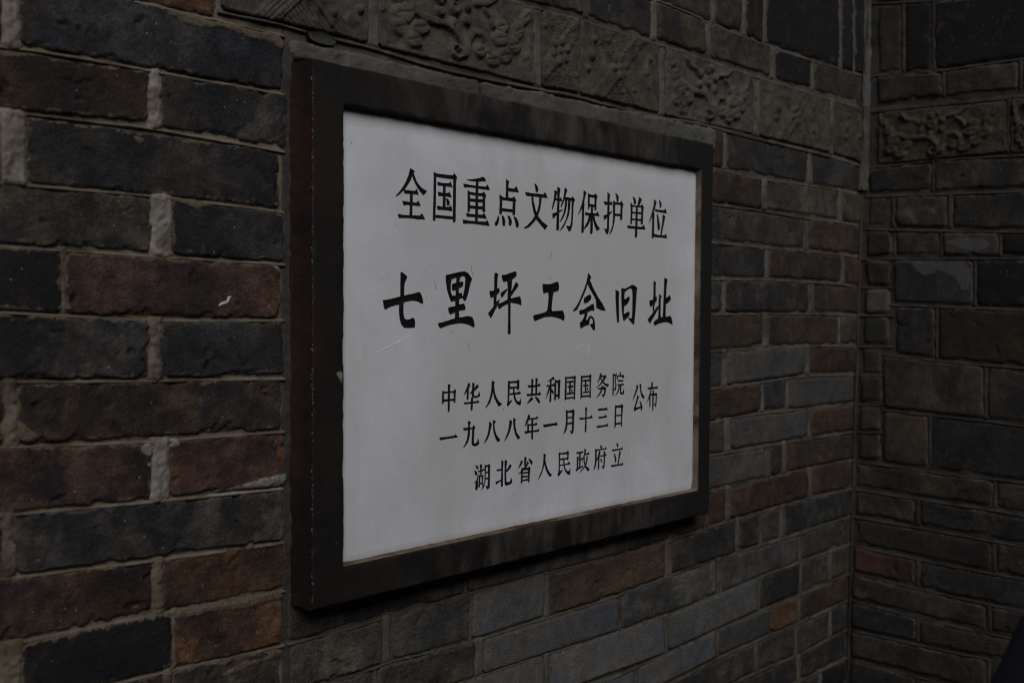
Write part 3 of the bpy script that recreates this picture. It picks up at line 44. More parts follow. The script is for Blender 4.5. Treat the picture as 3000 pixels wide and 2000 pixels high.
V1 = [[[493.9,1885.6,499.4,1885.7,499.1,1824.3,493.5,1824.2],1],[[370.4,1821.2,382.3,1821.2,381.8,1753.7,369.8,1752.6],2],[[516.8,1752.2,526.8,1752.3,526.5,1694.2,516.5,1694.5],2],[[365.8,1688.1,387.9,1688.6,387.4,1621.8,365.2,1621.6],2],[[518.8,1619.8,539.5,1619.1,539.2,1557.7,518.5,1558.0],2],[[422.8,1556.9,424.2,1556.9,423.7,1494.2,422.4,1494.3],1],[[515.9,1486.1,526.7,1486.1,526.4,1424.3,515.6,1424.6],1],[[365.4,1427.5,377.4,1427.0,376.9,1366.0,364.9,1366.7],1],[[517.5,1356.3,534.4,1356.0,534.1,1293.7,517.2,1294.3],2],[[364.9,1297.5,373.1,1297.1,372.6,1237.8,364.4,1238.2],1],[[519.2,1226.9,527.8,1226.5,527.6,1170.2,519.0,1170.4],1],[[360.7,1170.5,379.1,1170.1,378.6,1109.3,360.1,1109.9],1],[[539.5,1166.8,541.5,1166.8,541.2,1104.6,539.2,1104.7],1],[[532.0,1101.9,536.0,1101.7,535.7,1041.2,531.7,1041.4],1],[[1621.5,1830.8,1635.3,1830.7,1636.8,1761.9,1623.1,1762.4],0],[[1940.6,1828.6,1957.8,1828.5,1959.8,1764.7,1942.5,1764.4],0],[[1762.5,1755.3,1780.2,1755.8,1781.8,1699.0,1763.9,1699.2],0],[[2077.5,1762.0,2093.3,1762.1,2095.5,1697.7,2079.7,1697.8],0],[[1927.6,1692.1,1944.8,1692.4,1946.7,1629.2,1929.5,1629.1],0],[[1778.6,1623.9,1791.5,1624.0,1793.0,1566.0,1780.2,1565.9],0],[[2091.7,1624.4,2107.6,1624.2,2109.7,1564.0,2093.7,1564.8],0],[[1626.6,1559.2,1638.0,1559.4,1639.5,1497.9,1628.0,1497.8],0],[[1950.2,1561.8,1973.5,1561.7,1975.4,1499.7,1952.1,1499.8],0],[[1774.4,1495.9,1794.9,1496.0,1796.6,1432.4,1776.0,1432.2],0],[[2085.1,1494.4,2093.0,1494.3,2095.2,1430.9,2087.3,1431.0],0],[[1630.7,1426.8,1644.6,1427.0,1646.1,1362.1,1632.2,1361.7],0],[[1941.3,1429.7,1958.6,1429.6,1960.4,1371.2,1943.1,1371.4],0],[[1767.7,1362.2,1780.4,1362.6,1781.9,1305.5,1769.1,1305.4],0],[[1867.7,1365.4,1874.5,1365.6,1876.3,1303.2,1869.4,1303.3],0],[[1640.6,1297.8,1660.4,1298.4,1661.8,1239.1,1641.9,1239.2],0],[[1955.4,1297.6,1970.0,1297.4,1971.8,1238.3,1957.3,1238.4],0],[[1787.7,1235.4,1807.1,1235.4,1808.8,1173.5,1789.3,1173.2],0],[[1855.1,1235.2,1868.7,1235.1,1870.4,1175.0,1856.8,1174.7],0],[[978.9,1164.0,982.8,1164.0,983.3,1101.4,979.3,1101.4],0],[[1342.4,1167.1,1350.6,1167.2,1351.7,1098.3,1343.4,1098.2],0],[[1582.2,1169.2,1588.9,1169.3,1590.2,1106.1,1583.5,1105.9],0],[[1648.2,1169.5,1662.2,1169.5,1663.7,1108.1,1649.6,1107.8],0],[[1957.8,1173.6,1975.3,1173.7,1977.2,1111.8,1959.7,1112.0],0],[[832.5,1096.6,844.4,1096.8,844.6,1039.0,832.6,1038.4],0],[[989.2,1099.0,991.9,1099.1,992.3,1031.6,989.7,1031.8],0],[[1145.1,1099.7,1155.2,1099.7,1155.9,1032.8,1145.8,1032.8],0],[[1456.8,1097.0,1475.0,1098.3,1476.1,1040.0,1457.9,1038.5],0],[[1685.2,1105.4,1694.8,1105.6,1696.3,1043.4,1686.7,1043.2],0],[[1766.7,1107.2,1775.6,1107.4,1777.2,1044.8,1768.3,1044.8],0],[[1850.5,1109.1,1868.1,1109.4,1870.0,1044.3,1852.3,1044.4],0],[[818.0,1035.5,823.6,1035.7,823.8,979.2,818.2,978.7],0],[[1000.4,1028.9,1013.9,1029.0,1014.3,978.9,1000.7,979.1],0],[[1326.3,1029.7,1334.4,1029.8,1335.3,971.4,1327.1,971.5],0],[[1621.1,1039.3,1636.0,1039.2,1637.5,974.5,1622.5,973.9],0],[[1925.9,1040.3,1938.8,1040.4,1940.5,983.9,1927.6,983.8],0],[[865.1,978.7,869.8,978.6,870.0,931.9,865.2,932.3],0],[[1145.7,974.4,1155.0,974.2,1155.7,908.7,1146.3,909.5],0],[[1455.1,968.3,1467.3,968.3,1468.5,903.0,1456.3,902.6],0],[[1761.1,979.3,1773.8,979.6,1775.5,913.9,1762.8,913.7],0],[[1930.5,980.2,1939.1,980.3,1941.1,914.7,1932.5,914.6],0],[[2055.4,980.7,2072.5,980.7,2074.7,917.4,2057.5,917.1],0],[[1118.1,909.2,1125.7,908.5,1126.3,842.1,1118.8,842.0],0],[[1370.7,897.4,1380.2,897.6,1381.0,845.5,1371.6,845.4],0],[[1619.4,908.4,1628.6,908.7,1629.8,855.9,1620.6,855.3],0],[[1926.9,911.0,1935.5,911.0,1937.1,856.7,1928.5,856.7],0],[[1439.4,843.2,1449.3,843.4,1450.4,786.2,1440.4,785.8],0],[[1758.0,853.4,1769.4,853.4,1770.9,795.6,1759.4,795.6],0],[[1915.8,853.2,1924.4,853.1,1926.3,789.1,1917.7,789.2],0],[[2065.8,854.3,2075.2,854.4,2077.2,792.6,2067.9,792.4],0],[[1610.7,788.0,1622.1,788.3,1623.3,731.6,1611.9,731.0],0],[[1926.4,785.5,1939.2,785.8,1940.8,733.2,1927.9,733.4],0],[[1743.3,734.1,1755.9,733.8,1757.3,679.8,1744.7,679.8],0],[[2019.2,728.4,2034.4,728.1,2036.0,679.0,2020.7,679.2],0],[[1064.1,2013.6,1071.2,2013.8,1071.7,1952.3,1064.7,1952.2],0],[[1225.6,2018.6,1237.1,2018.9,1237.9,1957.8,1226.4,1957.7],0],[[1401.2,2021.7,1414.6,2022.0,1415.8,1957.2,1402.3,1956.7],0],[[1561.9,2016.6,1577.2,2015.2,1578.4,1958.0,1563.1,1958.3],0],[[1786.2,2012.5,1804.3,2012.5,1805.8,1956.4,1787.7,1956.2],0],[[1950.6,2015.1,1962.1,2015.3,1963.9,1958.2,1952.4,1958.1],0],[[1574.8,2324.9,1584.7,2325.8,1591.4,2020.4,1581.5,2020.5],0],[[1676.9,2334.9,1691.1,2336.4,1699.0,2019.3,1684.6,2019.4],0],[[1750.8,2342.2,1763.3,2343.5,1772.0,2018.5,1759.3,2018.6],0],[[2058.2,2372.6,2072.2,2374.0,2084.2,2024.6,2070.1,2024.3],0],[[2122.7,2379.0,2130.8,2379.8,2143.5,2027.5,2135.3,2026.9],0],[[806.0,1948.9,823.4,1948.6,823.7,1834.9,806.3,1835.8],0],[[1112.3,1946.1,1128.6,1946.6,1129.8,1833.7,1113.4,1833.1],0],[[1213.5,1950.3,1216.7,1950.4,1218.1,1836.3,1214.9,1836.4],0],[[1421.7,1949.9,1439.3,1950.4,1441.4,1834.6,1423.7,1833.7],0],[[1722.7,1947.3,1747.4,1947.3,1750.2,1837.5,1725.4,1837.5],0],[[2031.1,1949.7,2046.4,1949.9,2050.1,1837.5,2034.8,1837.9],0],[[998.8,1819.3,1001.5,1819.3,1001.7,1791.4,999.0,1791.4],0]]
V2 = [[[-872.5,2281.6,-865.4,2280.7,-861.8,2161.3,-869.0,2162.3],0],[[-963.6,2170.5,-956.8,2169.4,-952.3,2020.4,-959.1,2021.0],0],[[-898.3,2160.3,-888.9,2159.0,-884.5,2014.7,-893.9,2015.3],0],[[-872.9,2009.5,-865.8,2009.4,-864.2,1955.0,-871.3,1955.3],0],[[-719.5,2007.2,-713.1,2007.1,-711.4,1947.8,-717.8,1948.1],0],[[-740.7,1929.7,-731.5,1929.1,-728.4,1822.0,-737.5,1822.6],0],[[-888.8,1820.5,-883.0,1820.7,-881.1,1757.1,-886.9,1757.3],0],[[-973.7,1751.9,-965.3,1751.4,-963.3,1685.0,-971.7,1685.9],0],[[-853.0,1746.0,-843.1,1745.6,-841.0,1676.9,-850.9,1677.6],0],[[-969.1,1675.8,-963.0,1675.3,-961.4,1622.5,-967.5,1622.6],0],[[-867.0,1669.5,-861.3,1669.1,-859.8,1619.7,-865.5,1619.8],0],[[-747.9,1662.3,-742.6,1662.0,-741.3,1616.4,-746.6,1616.5],0],[[-796.7,1608.4,-790.6,1608.1,-787.8,1515.3,-794.0,1515.6],0],[[-871.6,1510.1,-865.8,1509.9,-862.6,1404.2,-868.4,1404.7],0],[[-769.9,1390.8,-761.9,1390.5,-758.8,1285.5,-766.8,1286.0],0],[[-877.6,1280.3,-874.7,1280.2,-871.4,1170.3,-874.3,1170.4],0],[[-744.4,1158.9,-737.7,1158.9,-736.2,1106.4,-742.8,1106.6],0],[[-902.1,1098.9,-891.1,1098.8,-889.5,1047.3,-900.6,1047.8],0],[[-743.4,1034.7,-734.7,1034.5,-733.1,977.7,-741.7,977.9],0],[[-897.5,970.2,-887.2,970.1,-885.6,916.7,-895.9,917.0],0],[[-748.9,905.2,-740.2,905.0,-738.7,853.7,-747.4,853.7],0],[[-893.7,846.6,-884.9,846.4,-883.5,798.3,-892.3,798.1],0],[[-745.6,792.9,-738.9,793.1,-737.1,732.4,-743.8,732.2],0],[[-890.6,718.8,-883.3,719.1,-881.8,668.5,-889.1,668.1],0]]
